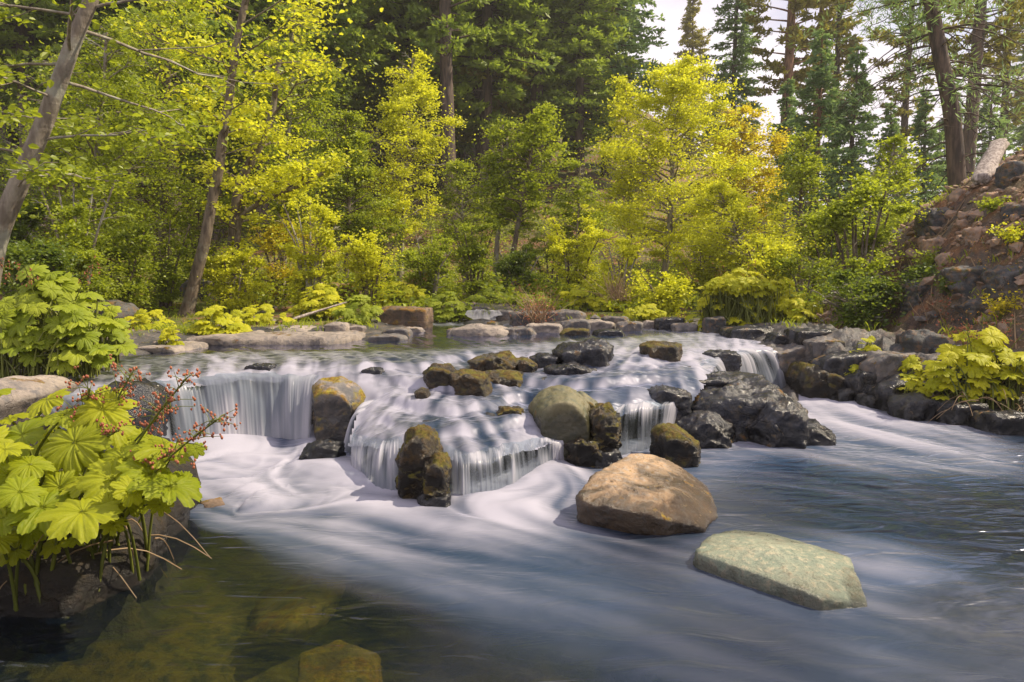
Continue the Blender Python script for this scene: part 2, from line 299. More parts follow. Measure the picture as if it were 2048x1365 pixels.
def hills(x, y):
    """height of the dry ground far from the water"""
    n = fbm(v3(x * .12, y * .12, 3.3), 3)
    z = .57 + .035 * np.clip(y - 11, 0, 12) + .3 * np.clip(n, -.3, 1) * sstep(10, 16, y)
    left = sstep(.42, .12, x / np.maximum(y, 1))
    z += left * .35 * np.clip(y - 21, 0, 60) * sstep(21, 28, y) + (1 - left) * .14 * np.clip(y - 24, 0, 60)
    z -= .13 * sstep(2.9, 3.6, x) * sstep(10, 9, y); z += .25 * np.clip(-x - 6.0, 0, 40) * sstep(6, 12, y) * .6
    # steep slope on the right
    bx = np.interp(y, [0, 5, 7, 9, 11, 14, 18, 30], [5.0, 5.4, 5.25, 4.95, 5.2, 6.4, 9, 14])
    d = x - bx + .5 * perlin(v3(x * .5, y * .5, 9.1))
    cap = np.interp(y, [0, 8, 10, 12, 14, 18, 30], [4.6, 4.7, 4.2, 3.4, 2.4, 1.5, .6])
    slope = np.clip(d, 0, None) * 1.3
    sl = cap * (1 - np.exp(-slope / cap * 1.25)) 
    sl = sl + sstep(.2, 1.5, d) * (.26 * fbm(v3(x * 1.3, y * 1.3, z * .9 + 5.5), 5, .55, ridge=True) - .1)
    return z + np.where(d > 0, sl, 0)
def ground(x, y, detail=True):
    x = np.atleast_1d(np.asarray(x, float)); y = np.atleast_1d(np.asarray(y, float))
    sd = lip_sd(x, y); ins = inside(x, y, SH); ds = seg_dist(x, y, SH, True); ds = np.where(ins, -ds, ds)
    wr = sstep(3.0, 3.8, x); up = sstep(.0 - 1.6 * wr, .13 + .3 * wr, sd + .03 * perlin(v3(x * 4, y * 4, 1.))); zu = zup(x, y)
    zw = zu * up
    low = -.16 - .3 * sstep(0, 1.2, -ds) + .1 * fbm(v3(x * 1.1, y * 1.1, 4.), 3)
    upb = zu - .035 - .16 * sstep(.2, 1.6, -ds) * sstep(6.2, 7.2, y)
    bed = low * (1 - up) + upb * up
    hill = hills(x, y); lowb = np.interp(x, [-3, -1, 3, 4], [.1, .1, .12, .12])
    shore = np.minimum(zw + .03 + .07 * sstep(0, .6, ds), hill + .2)
    w = sstep(.3, 2.2, ds); bank = shore * (1 - w) + hill * w
    z = bed * (1 - sstep(-.12, .06, ds)) + bank * sstep(-.12, .06, ds)
    if detail:
        P = v3(x, y, 0)
        rk = fbm(P * 1.7 + 3, 5, .52, ridge=True)
        amp = sstep(-.3, .2, ds) * (.13 * sstep(12, 8, y) * (.55 + 1.3 * sstep(2.6, 3.6, x))) * (1 - sstep(2, 4, ds)) + .03
        cas = sstep(-.15, .25, sd) * sstep(7.8, 6.6, y) * sstep(-2.2, -1.2, x) * (ds < 0)
        z += amp * (rk - .35) + cas * (.16 * (fbm(P * np.array([2.2, 3.4, 1]) + 8, 4, .5) - .28 + .16 * perlin(P * 1.1 + 4)) + .05 * fbm(P * 9, 3))
        z += sstep(8, 20, np.hypot(x, y)) * .12 * fbm(P * .6, 4)
    return z
def gz(x, y): return float(ground([x], [y])[0])
def axis(lo, hi, flo, fhi, fine, grow=1.12):
    a = list(np.arange(flo, fhi, fine)); s = fine; v = a[-1]
    while v < hi: s = min(s * grow, 4); v += s; a.append(v)
    s = fine; v = a[0]
    while v > lo: s = min(s * grow, 4); v -= s; a.insert(0, v)
    return np.array(a)
def grid_faces(nx, ny, keep=None):
    i = (np.arange(ny - 1)[:, None] * nx + np.arange(nx - 1)[None]).ravel()
    Q = np.stack([i, i + 1, i + 1 + nx, i + nx], 1)
    return Q if keep is None else Q[keep[Q].any(1)]
gx = axis(-150, 150, -4.6, 6.4, .034); gy = axis(-12, 260, 2.2, 9.5, .03, 1.04)
X, Y = np.meshgrid(gx, gy); X = X.ravel(); Y = Y.ravel(); Z = ground(X, Y)
ds_ = seg_dist(X, Y, SH, True); ds_ = np.where(inside(X, Y, SH), -ds_, ds_)
soil = sstep(.5, 1.6, ds_ + .5 * perlin(v3(X * 1.1, Y * 1.1, 2)) + .6 * sstep(4.9, 5.8, X) * sstep(6, 8, Y)); soil = np.maximum(soil, sstep(.3, .9, Z - 1.0))
def ground_mat():
    m, nt, out = newmat('riverbank_ground'); N = NT(nt); geo = N.n('ShaderNodeNewGeometry'); p = geo.outputs['Position']
    so = N.attr('soil'); sh = N.attr('hs'); sx = N.n('ShaderNodeSeparateXYZ'); N.l(geo.outputs['Normal'], sx.inputs[0]); sp = N.n('ShaderNodeSeparateXYZ'); N.l(p, sp.inputs[0])
    n1 = N.noise(p, 1.3, 7, .6); n2 = N.noise(p, 9, 8, .65); n3 = N.noise(p, 45, 5, .7)
    rock = N.mix(N.mapr(n1, .4, .6), (.03, .032, .038, 1), (.09, .083, .08, 1)); rock = N.mix(N.math('MULTIPLY', N.mapr(n2, .5, .62), .6), rock, (.17, .125, .09, 1))
    rock = N.mix(N.math('MULTIPLY', N.mapr(n2, .42, .3), .5), rock, (.16, .13, .03, 1))
    wet = N.math('MULTIPLY', N.attr('bed'), N.mapr(sx.outputs[2], .75, .9)); bedc = N.mix(N.mapr(n1, .4, .62), (.025, .026, .01, 1), (.13, .09, .018, 1)); bedc = N.mix(N.mapr(sp.outputs[2], .05, .15), bedc, (.02, .02, .024, 1)); bedc = N.mix(N.mapr(n2, .45, .6), bedc, (.025, .022, .016, 1))
    rock = N.mix(N.math('MULTIPLY', N.attr('bed'), .75), rock, (.012, .012, .014, 1)); rock = N.mix(wet, rock, bedc)
    duff = N.mix(N.mapr(n2, .35, .65), (.07, .035, .018, 1), (.2, .09, .035, 1)); duff = N.mix(N.mapr(n1, .42, .6), duff, (.1, .075, .04, 1))
    duff = N.mix(N.mapr(n3, .55, .65), duff, (.36, .24, .14, 1))
    grass = N.mix(N.mapr(n2, .4, .6), (.06, .08, .012, 1), (.14, .15, .02, 1)); flat = N.math('MULTIPLY', N.mapr(sx.outputs[2], .8, .95), N.mapr(n1, .44, .54))
    duff = N.mix(N.math('MULTIPLY', flat, N.math('SUBTRACT', 1.0, sh)), duff, grass)
    col = N.mix(N.math('MULTIPLY', so, N.mapr(N.math('ADD', sx.outputs[2], N.math('MULTIPLY', n2, .3)), .62, .78, .35, 1.0)), rock, duff)
    b = N.n('ShaderNodeBsdfPrincipled'); N.l(col, b.inputs['Base Color'])
    N.l(N.math('SUBTRACT', N.mapr(so, 0, .6, .42, .95), N.math('MULTIPLY', N.attr('bed'), .08)), b.inputs['Roughness'])
    bu = N.n('ShaderNodeBump'); bu.inputs['Strength'].default_value = .7; bu.inputs['Distance'].default_value = .06
    N.l(N.math('ADD', N.math('ADD', n2, N.math('MULTIPLY', n3, .35)), n1), bu.inputs['Height']); N.l(bu.outputs[0], b.inputs['Normal']); N.l(b.outputs[0], out.inputs[0]); return m
g = mesh_obj('ground', v3(X, Y, Z), [grid_faces(len(gx), len(gy))], ground_mat(), attrs={'soil': soil, 'bed': sstep(.02, -.2, ds_), 'hs': sstep(4.6, 5.4, X) * sstep(20, 16, Y)})
g['kind'] = 'structure'

# ------------------------------------------------------------------ flow and foam
FL = [(420, 900, .2, 1), (600, 900, -.1, 1), (420, 1000, .9, .6), (520, 1010, 1, .2), (600, 990, 1, -.1), (480, 940, -.4, 1), (650, 950, 1, .35), (560, 950, 1, .6), (700, 1040, 1, -.1), (800, 1010, 1, .1), (800, 1100, 1, .35), (900, 1180, 1, .4), (650, 1130, 1, .3), (900, 1000, .9, .2), (1000, 1010, -.4, .6), (1080, 950, .3, 1), (1000, 1080, 1, .45), (1130, 1060, 1, .5),
      (1200, 1150, 1, .5), (1100, 1250, 1, .33), (900, 1300, 1, .3), (1300, 1250, 1, .45), (1500, 1300, 1, .35), (1800, 1330, 1, .3), (400, 1200, 1, .1), (100, 1300, 1, .1), (1250, 900, .2, 1), (1400, 940, 1, .1), (1600, 950, 1, .15), (1620, 800, .9, .5), (1750, 840, 1, .3), (1900, 890, 1, .25), (2048, 950, 1, .2), (1600, 1080, 1, .25), (1800, 1080, 1, .3), (2000, 1200, 1, .25), (1850, 1180, 1, .4)]
FU = [(300, 720, .3, 1), (450, 700, 1, .3), (650, 700, 1, .4), (500, 735, 0, 1), (400, 740, -.2, 1), (800, 700, 1, .3), (1000, 680, .6, .3), (1200, 680, .3, .3), (700, 740, .6, .7), (800, 760, .1, 1), (760, 800, -.1, 1), (850, 800, -.4, 1), (850, 850, -.3, 1), (950, 850, .2, 1), (1000, 800, -.6, .7), (1080, 840, .4, 1), (1000, 740, -.3, 1), (1100, 760, -1, .5), (1200, 760, -1, .4), (1300, 780, -.3, .8), (1250, 720, -.8, .5), (1350, 730, .1, .8), (1450, 690, .4, 1), (1550, 690, .6, 1), (1200, 800, -1, .6), (960, 640, 0, 1)]
AL = [(450, 900, .9), (600, 900, .85), (660, 895, .45), (400, 1000, .5), (500, 960, .8), (560, 1000, .72), (620, 975, .6), (480, 1030, .7), (380, 940, .6), (700, 1020, .8), (750, 990, .9), (850, 1010, .85), (1000, 1005, .95), (1100, 955, .85), (1150, 930, .6), (900, 1060, .7), (1050, 1045, .62), (1150, 1090, .25), (800, 1100, .6), (600, 1090, .3), (450, 1080, .02), (350, 1050, -.1), (200, 1200, -.15), (0, 1300, -.2),
      (400, 1250, -.15), (620, 1250, -.1), (700, 1180, .12), (900, 1180, .4), (800, 1250, .02), (1000, 1200, .32), (1100, 1300, .17), (900, 1340, .1), (1200, 1200, .25), (1300, 1150, .15), (1400, 1280, .16), (1600, 1300, .13), (1750, 1300, .17), (1200, 1000, .2), (1240, 900, .8), (1290, 915, .5), (1450, 930, .22), (1500, 905, .24), (1600, 890, .26), (1620, 800, .8), (1700, 830, .62), (1800, 858, .5), (1900, 895, .42),
      (2048, 950, .18), (1480, 985, .05), (1700, 985, .12), (1900, 1000, .08), (1600, 1050, .1), (1800, 1060, .08), (2000, 1100, .06), (1900, 1200, .1), (2048, 1300, .05), (1780, 1140, .45), (1650, 1250, .17), (1450, 1180, .2), (640, 1360, -.1), (300, 1365, -.2), (0, 1365, -.2), (2048, 880, .05), (1930, 870, .25)]
AU = [(500, 695, -.1), (400, 695, -.1), (300, 715, 0), (420, 715, .4), (650, 697, 0), (800, 690, .05), (380, 745, .55), (470, 742, .65), (560, 745, .75), (690, 735, .35), (800, 735, .35), (900, 700, .12), (760, 790, .85), (700, 770, .6), (850, 815, .6), (800, 850, .3), (900, 850, .3), (1000, 800, .25), (1000, 850, .4), (950, 765, .4), (1050, 755, .45), (1100, 780, .28), (1200, 770, .3), (1300, 730, .4), (1250, 720, .65), (1400, 740, .35),
      (1150, 760, .35), (1250, 790, .25), (1350, 790, .2), (1300, 690, .35), (1450, 680, .5), (1540, 690, .7), (1000, 668, -.05), (1200, 668, .02), (960, 642, .5), (1060, 850, .5), (870, 665, -.1), (1400, 668, .2)]
def fields(FLW, FM, zfun):
    p, d = [], []
    for a, b, dx, dy in FLW:
        z = zfun(a, b); P0 = Wz(a, b, z); P1 = Wz(a + dx * 2, b + dy * 2, z); v = (P1 - P0)[:2]; v /= np.linalg.norm(v); p.append(P0[:2]); d.append(v)
    q = [Wz(a, b, zfun(a, b))[:2] for a, b, f in FM]
    return rbf(p, d, .3), rbf(q, [f for a, b, f in FM], .05)
flowL, foamL = fields(FL, AL, lambda a, b: 0.0)
_zc = rbf([(a, b) for a, b, z in ZU + LIPI], [z for a, b, z in ZU + LIPI], 1.0)
flowU, foamU = fields(FU, AU, lambda a, b: float(np.clip(_zc(np.array([a * 1.]), np.array([b * 1.]))[0], .2, .57)))
_fl0 = flowL
def flowL(x, y):
    w = sstep(4.3, 3.3, y)[:, None]; v = _fl0(x, y); v /= np.linalg.norm(v, axis=1)[:, None] + 1e-6
    c = np.stack([.84 + 0 * x, -.54 + .12 * np.sin(x * 1.1 + y)], 1); return v * (1 - w) + c * w
def lic(x, y, flow, L, n, f1, f2, seed):
    acc1 = 0; acc2 = 0; wsum = 0
    for sgn in (1, -1):
        cx, cy_ = x.copy(), y.copy()
        for k in range(n):
            v = flow(cx, cy_) if k % 2 == 0 else v; l = np.hypot(v[:, 0], v[:, 1]) + 1e-6
            cx += sgn * v[:, 0] / l * L / n; cy_ += sgn * v[:, 1] / l * L / n
            w = .5 + .5 * math.cos(math.pi * k / n)
            acc1 += w * perlin(v3(cx * f1, cy_ * f1, seed)); acc2 += w * perlin(v3(cx * f2, cy_ * f2, seed + 5)); wsum += w
    return acc1 / wsum, acc2 / wsum
def norm(a): return (a - a.mean()) / (a.std() + 1e-9)
def water_mat():
    m, nt, out = newmat('stream_water'); N = NT(nt); geo = N.n('ShaderNodeNewGeometry'); p = geo.outputs['Position']
    foam = N.attr('foam'); calm = N.attr('calm'); tint = N.attr('deep')
    mp = N.n('ShaderNodeMapping'); N.l(p, mp.inputs[0]); mp.inputs['Rotation'].default_value = (0, 0, .35); mp.inputs['Scale'].default_value = (1.8, 4.5, 1)
    n1 = N.noise(mp.outputs[0], 1.7, 2.5, .5, .8)
    bu = N.n('ShaderNodeBump'); N.l(N.attr('bs'), bu.inputs['Strength']); bu.inputs['Distance'].default_value = .04
    N.l(n1, bu.inputs['Height'])
    tr = N.n('ShaderNodeBsdfTransparent'); N.l(N.mix(tint, (.62, .66, .34, 1), (.1, .17, .14, 1)), tr.inputs[0])
    body = N.n('ShaderNodeBsdfDiffuse'); body.inputs[0].default_value = (.022, .058, .12, 1)  # blue sky reflection is put into this body colour and the glossy tint
    m0 = N.n('ShaderNodeMixShader'); N.l(N.math('MULTIPLY', tint, .75), m0.inputs[0]); N.l(tr.outputs[0], m0.inputs[1]); N.l(body.outputs[0], m0.inputs[2])
    gl = N.n('ShaderNodeBsdfGlossy'); N.l(N.mapr(calm, 0, 1, .36, .1), gl.inputs['Roughness']); gl.inputs[0].default_value = (.82, .83, 1, 1); N.l(bu.outputs[0], gl.inputs['Normal'])
    fr = N.n('ShaderNodeFresnel'); fr.inputs['IOR'].default_value = 1.33; N.l(bu.outputs[0], fr.inputs['Normal'])
    m1 = N.n('ShaderNodeMixShader'); N.l(N.math('MULTIPLY', fr.outputs[0], 1.4, clamp=True), m1.inputs[0]); N.l(m0.outputs[0], m1.inputs[1]); N.l(gl.outputs[0], m1.inputs[2])
    fd = N.n('ShaderNodeBsdfDiffuse'); fd.inputs[0].default_value = (.5, .49, .58, 1)
    ft = N.n('ShaderNodeBsdfTranslucent'); ft.inputs[0].default_value = (.55, .56, .64, 1); fm = N.n('ShaderNodeMixShader'); fm.inputs[0].default_value = .25; N.l(fd.outputs[0], fm.inputs[1]); N.l(ft.outputs[0], fm.inputs[2])
    m2 = N.n('ShaderNodeMixShader'); N.l(foam, m2.inputs[0]); N.l(m1.outputs[0], m2.inputs[1]); N.l(fm.outputs[0], m2.inputs[2]); N.l(m2.outputs[0], out.inputs[0]); return m
WM = water_mat()
def fan(y0, y1, ratio, s0, s1, ns):
    ys = [y0]
    while ys[-1] < y1: ys.append(ys[-1] * (1 + ratio))
    ys = np.array(ys); ss = np.linspace(s0, s1, ns); SX, YY = np.meshgrid(ss, ys); return (SX * (YY + .6)).ravel(), YY.ravel(), len(ss), len(ys)
# lower pool
x, y, nx, ny = fan(.9, 9.2, .0062, -.95, .95, 620)
sdl = lip_sd(x, y); l1, l2 = lic(x, y, flowL, .55, 20, 8, 19, 1.7); l1 = norm(l1); l2 = norm(l2); fo = foamL(x, y); fo = fo * (1 - .22 * sstep(3.9, 3.0, y)) - .03 * sstep(3.9, 3.0, y)
big = perlin(v3(x * 1.3, y * 1.3, 8)); l0, _ = lic(x, y, flowL, .8, 8, 2.6, 5, 3.3); l0 = norm(l0); l5 = norm(_)
foam = sstep(.0, 1.05, fo * .9 + (.11 * l0 + .08 * l5) * np.clip(.1 + fo * 1.3, 0, 1) * (1 - .45 * sstep(3.8, 3., y)) + .085 * l1 * (.15 + np.clip(fo, 0, .6)) * 2 + .035 * l2 * np.clip(fo * 2, 0, 1) + .18 * big * np.clip(fo * 2, 0, 1))
foam = np.clip(foam, 0, .96)
curt = sstep(-.75, -.05, sdl) * sstep(.3, .8, fo)
z = .0012 * l1 * np.clip(fo, 0, 1) + .018 * l0 * np.clip(fo, 0, 1) + .05 * curt * (1 + .5 * big) + .02 * big
pass
deep = np.clip(sstep(.0, .28, fo + .12 * big) * .8 + sstep(-.2, 2.5, x) * .55, .08, 1)
keep = (sdl < .12)
w = mesh_obj('water', v3(x, y, z), [grid_faces(nx, ny, keep)], WM, attrs={'foam': foam, 'bs': .45 + .6 * sstep(.8, 2.2, x) * sstep(2.2, 3., y), 'calm': np.clip(.75 * sstep(.28, .1, fo + .1 * big) * sstep(.8, 2, x) * sstep(2.4, 3.2, y) + .8 * sstep(-.1, -.7, x) * sstep(.12, -.02, fo), 0, 1), 'deep': deep * (1 - .35 * sstep(1, 2, x) * sstep(.25, .05, fo))}); w['kind'] = 'structure'
# upper pool and shelf
x, y, nx, ny = fan(3.7, 15.0, .0045, -.95, .62, 620)
sdl = lip_sd(x, y); l1, l2 = lic(x, y, flowU, .4, 9, 9, 24, 4.2); l1 = norm(l1); l2 = norm(l2); fo = foamU(x, y)
rip = fbm(v3(x * 3.1, y * 3.1, 0) + 8, 3, .6, ridge=True) - .38
shelf = sstep(7.5, 6.3, y)
foam = sstep(.1, 1.05, fo + .15 * l1 * np.clip(fo * 2 + .15, .1, 1) + .07 * l2 * np.clip(fo * 2, 0, 1) - .3 * rip * shelf * np.clip(fo * 2, 0, 1)); foam = np.clip(foam + .45 * sstep(.3, 0, sdl) * sstep(.1, .4, fo + .12 * l1), 0, .93)
zb_ = np.clip(zup_r(x, y), .22, .56); zn_ = zb_ + .035 * perlin(v3(x * 1.6, y * 1.6, 2.2)) + .012 * perlin(v3(x * 6, y * 6, 3.2)); f_ = (zn_ / .085) % 1
foam = np.clip(foam * .85 + .75 * sstep(.32, .12, f_) * sstep(.02, .1, f_ + .02) * shelf * sstep(.05, .3, sdl) * sstep(-2.2, -1.5, x) * np.clip(.65 + .3 * l1, 0, 1), 0, .93)
zz = zup(x, y) + shelf * (.03 * rip + .003 * l1) + (1 - shelf) * .004 * l1
zz -= .05 * sstep(.10, -.03, sdl)
deep = np.clip(.15 + .5 * sstep(-3, 1, x), 0, .75)
keep = (sdl > -.02) & (inside(x, y, SH) | (seg_dist(x, y, SH, True) < .3))
w2 = mesh_obj('water', v3(x, y, zz), [grid_faces(nx, ny, keep & True)], WM, attrs={'foam': foam, 'bs': .5 - .38 * sstep(6.0, 7.5, y) * sstep(.3, .0, fo), 'calm': sstep(6.0, 7.5, y) * sstep(.3, .0, fo), 'deep': deep}); w2['kind'] = 'structure'

# ------------------------------------------------------------------ waterfalls (curtains over the lip)
def fall_mat():
    m, nt, out = newmat('falling_water'); N = NT(nt); al = N.attr('alpha'); sh = N.attr('body')
    d = N.n('ShaderNodeBsdfDiffuse'); N.l(N.mix(sh, (.22, .25, .3, 1), (.58, .57, .63, 1)), d.inputs[0]); t = N.n('ShaderNodeBsdfTranslucent'); t.inputs[0].default_value = (.75, .75, .82, 1)
    mx = N.n('ShaderNodeMixShader'); mx.inputs[0].default_value = .35; N.l(d.outputs[0], mx.inputs[1]); N.l(t.outputs[0], mx.inputs[2])
    g = N.n('ShaderNodeBsdfGlossy'); g.inputs['Roughness'].default_value = .25; m3 = N.n('ShaderNodeMixShader'); m3.inputs[0].default_value = .02; N.l(mx.outputs[0], m3.inputs[1]); N.l(g.outputs[0], m3.inputs[2])
    tr = N.n('ShaderNodeBsdfTransparent'); tr.inputs[0].default_value = (.85, .9, .92, 1); m2 = N.n('ShaderNodeMixShader'); N.l(al, m2.inputs[0]); N.l(tr.outputs[0], m2.inputs[1]); N.l(m3.outputs[0], m2.inputs[2]); N.l(m2.outputs[0], out.inputs[0]); return m
FMAT = fall_mat()
def resample(P, n):
    P = np.asarray(P, float); d = np.r_[0, np.cumsum(np.linalg.norm(np.diff(P, axis=0), axis=1))]; t = np.linspace(0, d[-1], n)
    out = np.stack([np.interp(t, d, P[:, k]) for k in range(3)], 1)
    for _ in range(int(n * .04)): out[1:-1] = (out[:-2] + 2 * out[1:-1] + out[2:]) / 4
    return out, t
def waterfall(lip, base, seed, dens=.6, strand=14, ups=.14, amp=.03, nu=None, nv=42):
    """lip/base: lists of world points; base points on the pool below"""
    nu = nu or 420; L, t = resample(lip, nu); B, _ = resample(base, nu)
    v = np.linspace(0, 1, nv)[None, :, None]; D = B - L; h = D * np.array([1, 1, 0])
    hn = h / (np.linalg.norm(h, axis=1)[:, None] + 1e-9)
    jn = 1.7 * perlin(v3(t * 2.3, t * 0, seed)) + .7 * perlin(v3(t * 6, t * 0, seed + 2)); tp = np.clip(np.minimum(t, t[-1] - t) * 6, 0, 1); L = L + hn * (.09 * jn * tp)[:, None]; L[:, 2] -= .05 * np.abs(perlin(v3(t * 4, t * 0, seed + 4))) * tp * (1 if lip[0][2] > .2 else .3)
    B = B + hn * (.1 * perlin(v3(t * 3, t * 0, seed + 5)) * tp)[:, None]; D = B - L; h = D * np.array([1, 1, 0]); L0 = L - hn * ups
    vv = v; top = L0[:, None] ; k = .28
    a = np.clip(vv / k, 0, 1); b = np.clip((vv - k) / (1 - k), 0, 1)
    P = top + (hn * ups)[:, None] * a + h[:, None] * b ** .8 + np.array([0, 0, 1.]) * (D[:, 2][:, None, None] * b ** 1.75 - .012 * a ** 2)
    P[..., 2] += .012
    tt = np.repeat(t[:, None], nv, 1).ravel(); vf = np.repeat(np.linspace(0, 1, nv)[None], nu, 0).ravel()
    s = perlin(v3(tt * strand * .8, vf * 1.4, seed)) + .5 * perlin(v3(tt * strand * 2.3, vf * 2., seed + 3)) + .22 * perlin(v3(tt * strand * 6.5, vf * 1.5, seed + 6)) 
    clump = perlin(v3(tt * strand * .2, vf * 1.2, seed + 9))
    s = s + 1.25 * clump
    P = P.reshape(-1, 3) + (np.repeat(hn[:, None], nv, 1).reshape(-1, 3)) * (amp * s * sstep(.1, .6, vf))[:, None]
    P[:, 2] += amp * .5 * s * sstep(0, .2, vf) * (1 - vf)
    al = sstep(-.75 + .2, .55, s + (dens - .5) * 2.0 + .55 * sstep(.6, 1., vf)) * .95
    al *= sstep(0, .22, vf) * .8 + .2; al *= sstep(0, .15, vf)
    e = np.minimum(tt, t[-1] - tt); al *= sstep(0, .06, e + .04 * s)
    i = (np.arange(nu - 1)[:, None] * nv + np.arange(nv - 1)[None]).ravel()
    Q = np.stack([i, i + nv, i + nv + 1, i + 1], 1)
    o = mesh_obj('waterfall', P, [Q], FMAT, attrs={'alpha': al, 'body': sstep(-.3, .6, s)}); o['kind'] = 'structure'; return o
def WL(*p): return [Wz(*q) for q in p]
waterfall(WL((60, 800, .46), (230, 780, .48), (330, 767, .495)), WL((130, 930, .02), (270, 945, .0), (350, 905, 0)), 1., .7, 7)
waterfall(WL((318, 768, .495), (400, 756, .505), (480, 749, .515), (560, 749, .505), (636, 756, .48)), WL((345, 900, 0), (400, 890, 0), (480, 882, 0), (560, 878, 0), (622, 884, 0)), 2.3, .9, 7, amp=.04)
waterfall(WL((735, 803, .33), (715, 850, .245), (703, 880, .2), (735, 880, .23), (805, 884, .27)), WL((690, 890, .0), (697, 915, .0), (702, 950, 0), (745, 975, 0), (810, 985, 0)), 5.1, .55, 15, ups=.1)
waterfall(WL((890, 900, .24), (930, 910, .225), (975, 905, .222), (1030, 890, .225), (1115, 878, .19), (1160, 869, .195)), WL((895, 992, 0), (925, 1002, 0), (985, 990, 0), (1050, 965, 0), (1110, 938, 0), (1155, 925, 0)), 7.7, .55, 16, ups=.1)
waterfall(WL((1225, 825, .31), (1260, 812, .33), (1310, 806, .33), (1370, 803, .31)), WL((1205, 918, 0), (1240, 915, 0), (1290, 903, 0), (1345, 885, 0)), 9.4, .5, 15)
waterfall(WL((1375, 760, .43), (1420, 722, .51), (1500, 699, .5), (1585, 701, .46)), WL((1440, 840, 0), (1480, 800, 0), (1540, 788, 0), (1600, 778, 0)), 12.2, .6, 10)
def chute(pts, seed, dens=.6, strand=14, off=(.0, -.16), drop=.1, nu=220):
    a = WL(*pts); b = [p + np.array([off[0], off[1], -drop]) for p in a]; return waterfall(a, b, seed, dens, strand, ups=.07, amp=.01, nu=nu, nv=20)
waterfall(WL((938, 622, .84), (962, 620, .84), (995, 623, .84)), WL((925, 642, .56), (960, 645, .56), (1010, 642, .56)), 29, .6, 9, ups=.12, nu=120)
# ------------------------------------------------------------------ rocks
def YH(px, py, lo=2.5, hi=17):
    """distance at which a line of sight meets ground or water"""
    Ys = np.linspace(lo, hi, 700); d = ray(px, py); t = Ys / d[1]; x = d[0] * t; z = CH + d[2] * t; ins = inside(x, Ys, SH)
    g_ = np.maximum(ground(x, Ys, False), np.where((lip_sd(x, Ys) > 0) & ins, zup(x, Ys), np.where(ins, 0., -9))); k = int(np.argmax(z < g_)); return float(Ys[k]) if z[k] < g_[k] else hi
ICO = {}
def ico(n):
    if n not in ICO:
        bm = bmesh.new(); bmesh.ops.create_icosphere(bm, subdivisions=n, radius=1); bm.verts.ensure_lookup_table()
        ICO[n] = (np.array([v.co[:] for v in bm.verts]), np.array([[v.index for v in f.verts] for f in bm.faces])); bm.free()
    return ICO[n]
def hull_surface(pts, sub=5, p=18, seed=0, amp=.06, freq=3., ridge=False, fine=.012, cut=0):
    pts = np.array(pts, float); c = pts.mean(0); rng = np.random.RandomState(seed)
    bm = bmesh.new(); [bm.verts.new(q) for q in pts - c]
    bmesh.ops.convex_hull(bm, input=bm.verts); bm.normal_update()
    pl = []
    for f in bm.faces:
        n = np.array(f.normal[:]); d = float(n @ np.array(f.verts[0].co[:]))
        if d < 0: n, d = -n, -d
        if d > 1e-4: pl.append((n / d))
    bm.free(); pl = np.array(pl); size = np.ptp(pts, axis=0).mean()
    D, F = ico(sub); q = np.maximum(D @ pl.T, 0); mq = q.max(1); r = 1 / (mq * (((q / mq[:, None]) ** p * (q > .85 * mq[:, None])).sum(1) / (q > .85 * mq[:, None]).sum(1)) ** (1. / p)) if p < 40 else 1 / mq
    V = D * r[:, None]
    for k in range(cut):                      # a few random shaved faces
        n = rng.randn(3); n /= np.linalg.norm(n); h = V @ n; lim = h.max() * rng.uniform(.78, .92); V -= np.clip(h - lim, 0, None)[:, None] * n * .92
    W_ = (V + c) / size * freq + seed * 3.1
    n1 = fbm(W_ * .7, 5, .5, ridge=ridge); n1 = n1 - n1.mean(); n2 = fbm(W_ * 4, 4, .55)
    V = V + D * (n1 * amp * size + n2 * fine * size)[:, None]
    return V + c, F
def rock_obj(name, hulls, mat, label, cat='rock', group=None, sub=5, **kw):
    mb = MB(); loc = np.array(hulls[0]).mean(0); seed = kw.pop('seed', len(bpy.data.objects))
    for i, h in enumerate(hulls):
        V, F = hull_surface(h, sub=sub, seed=seed + i, **kw); mb.add(V, T=F)
    o = mb.obj(name, M[mat] if isinstance(mat, str) else mat, loc=loc); o.location = loc; tag(o, label, cat, group); return o
def outline(px, Y, th, sink=.25, front=None, fs=.62, bs=.75, ftop=-.0):
    """silhouette (pixels) at depth Y, given thickness th: front and back rings are shrunken copies"""
    P = np.array([W(a, b, Y) for a, b in px]); c = P.mean(0); out = [p for p in P]
    for p in P:
        q = c + (p - c) * fs; q[1] -= th * .5; q[2] = min(q[2], p[2]) ; out.append(q)
        q = c + (p - c) * bs; q[1] += th * .6; out.append(q)
    zmin = P[:, 2].min(); low = [q.copy() for q in out if q[2] < zmin + .45 * (P[:, 2].max() - zmin)]
    for q in low: q[2] = zmin - sink; out.append(q)
    return out
def pix(*L): return [W(a, b, Y) for a, b, Y in L]
def deepen(pts, z): return list(pts) + [np.array([p[0], p[1], z]) for p in pts if p[2] < .12 + min(q[2] for q in pts)]
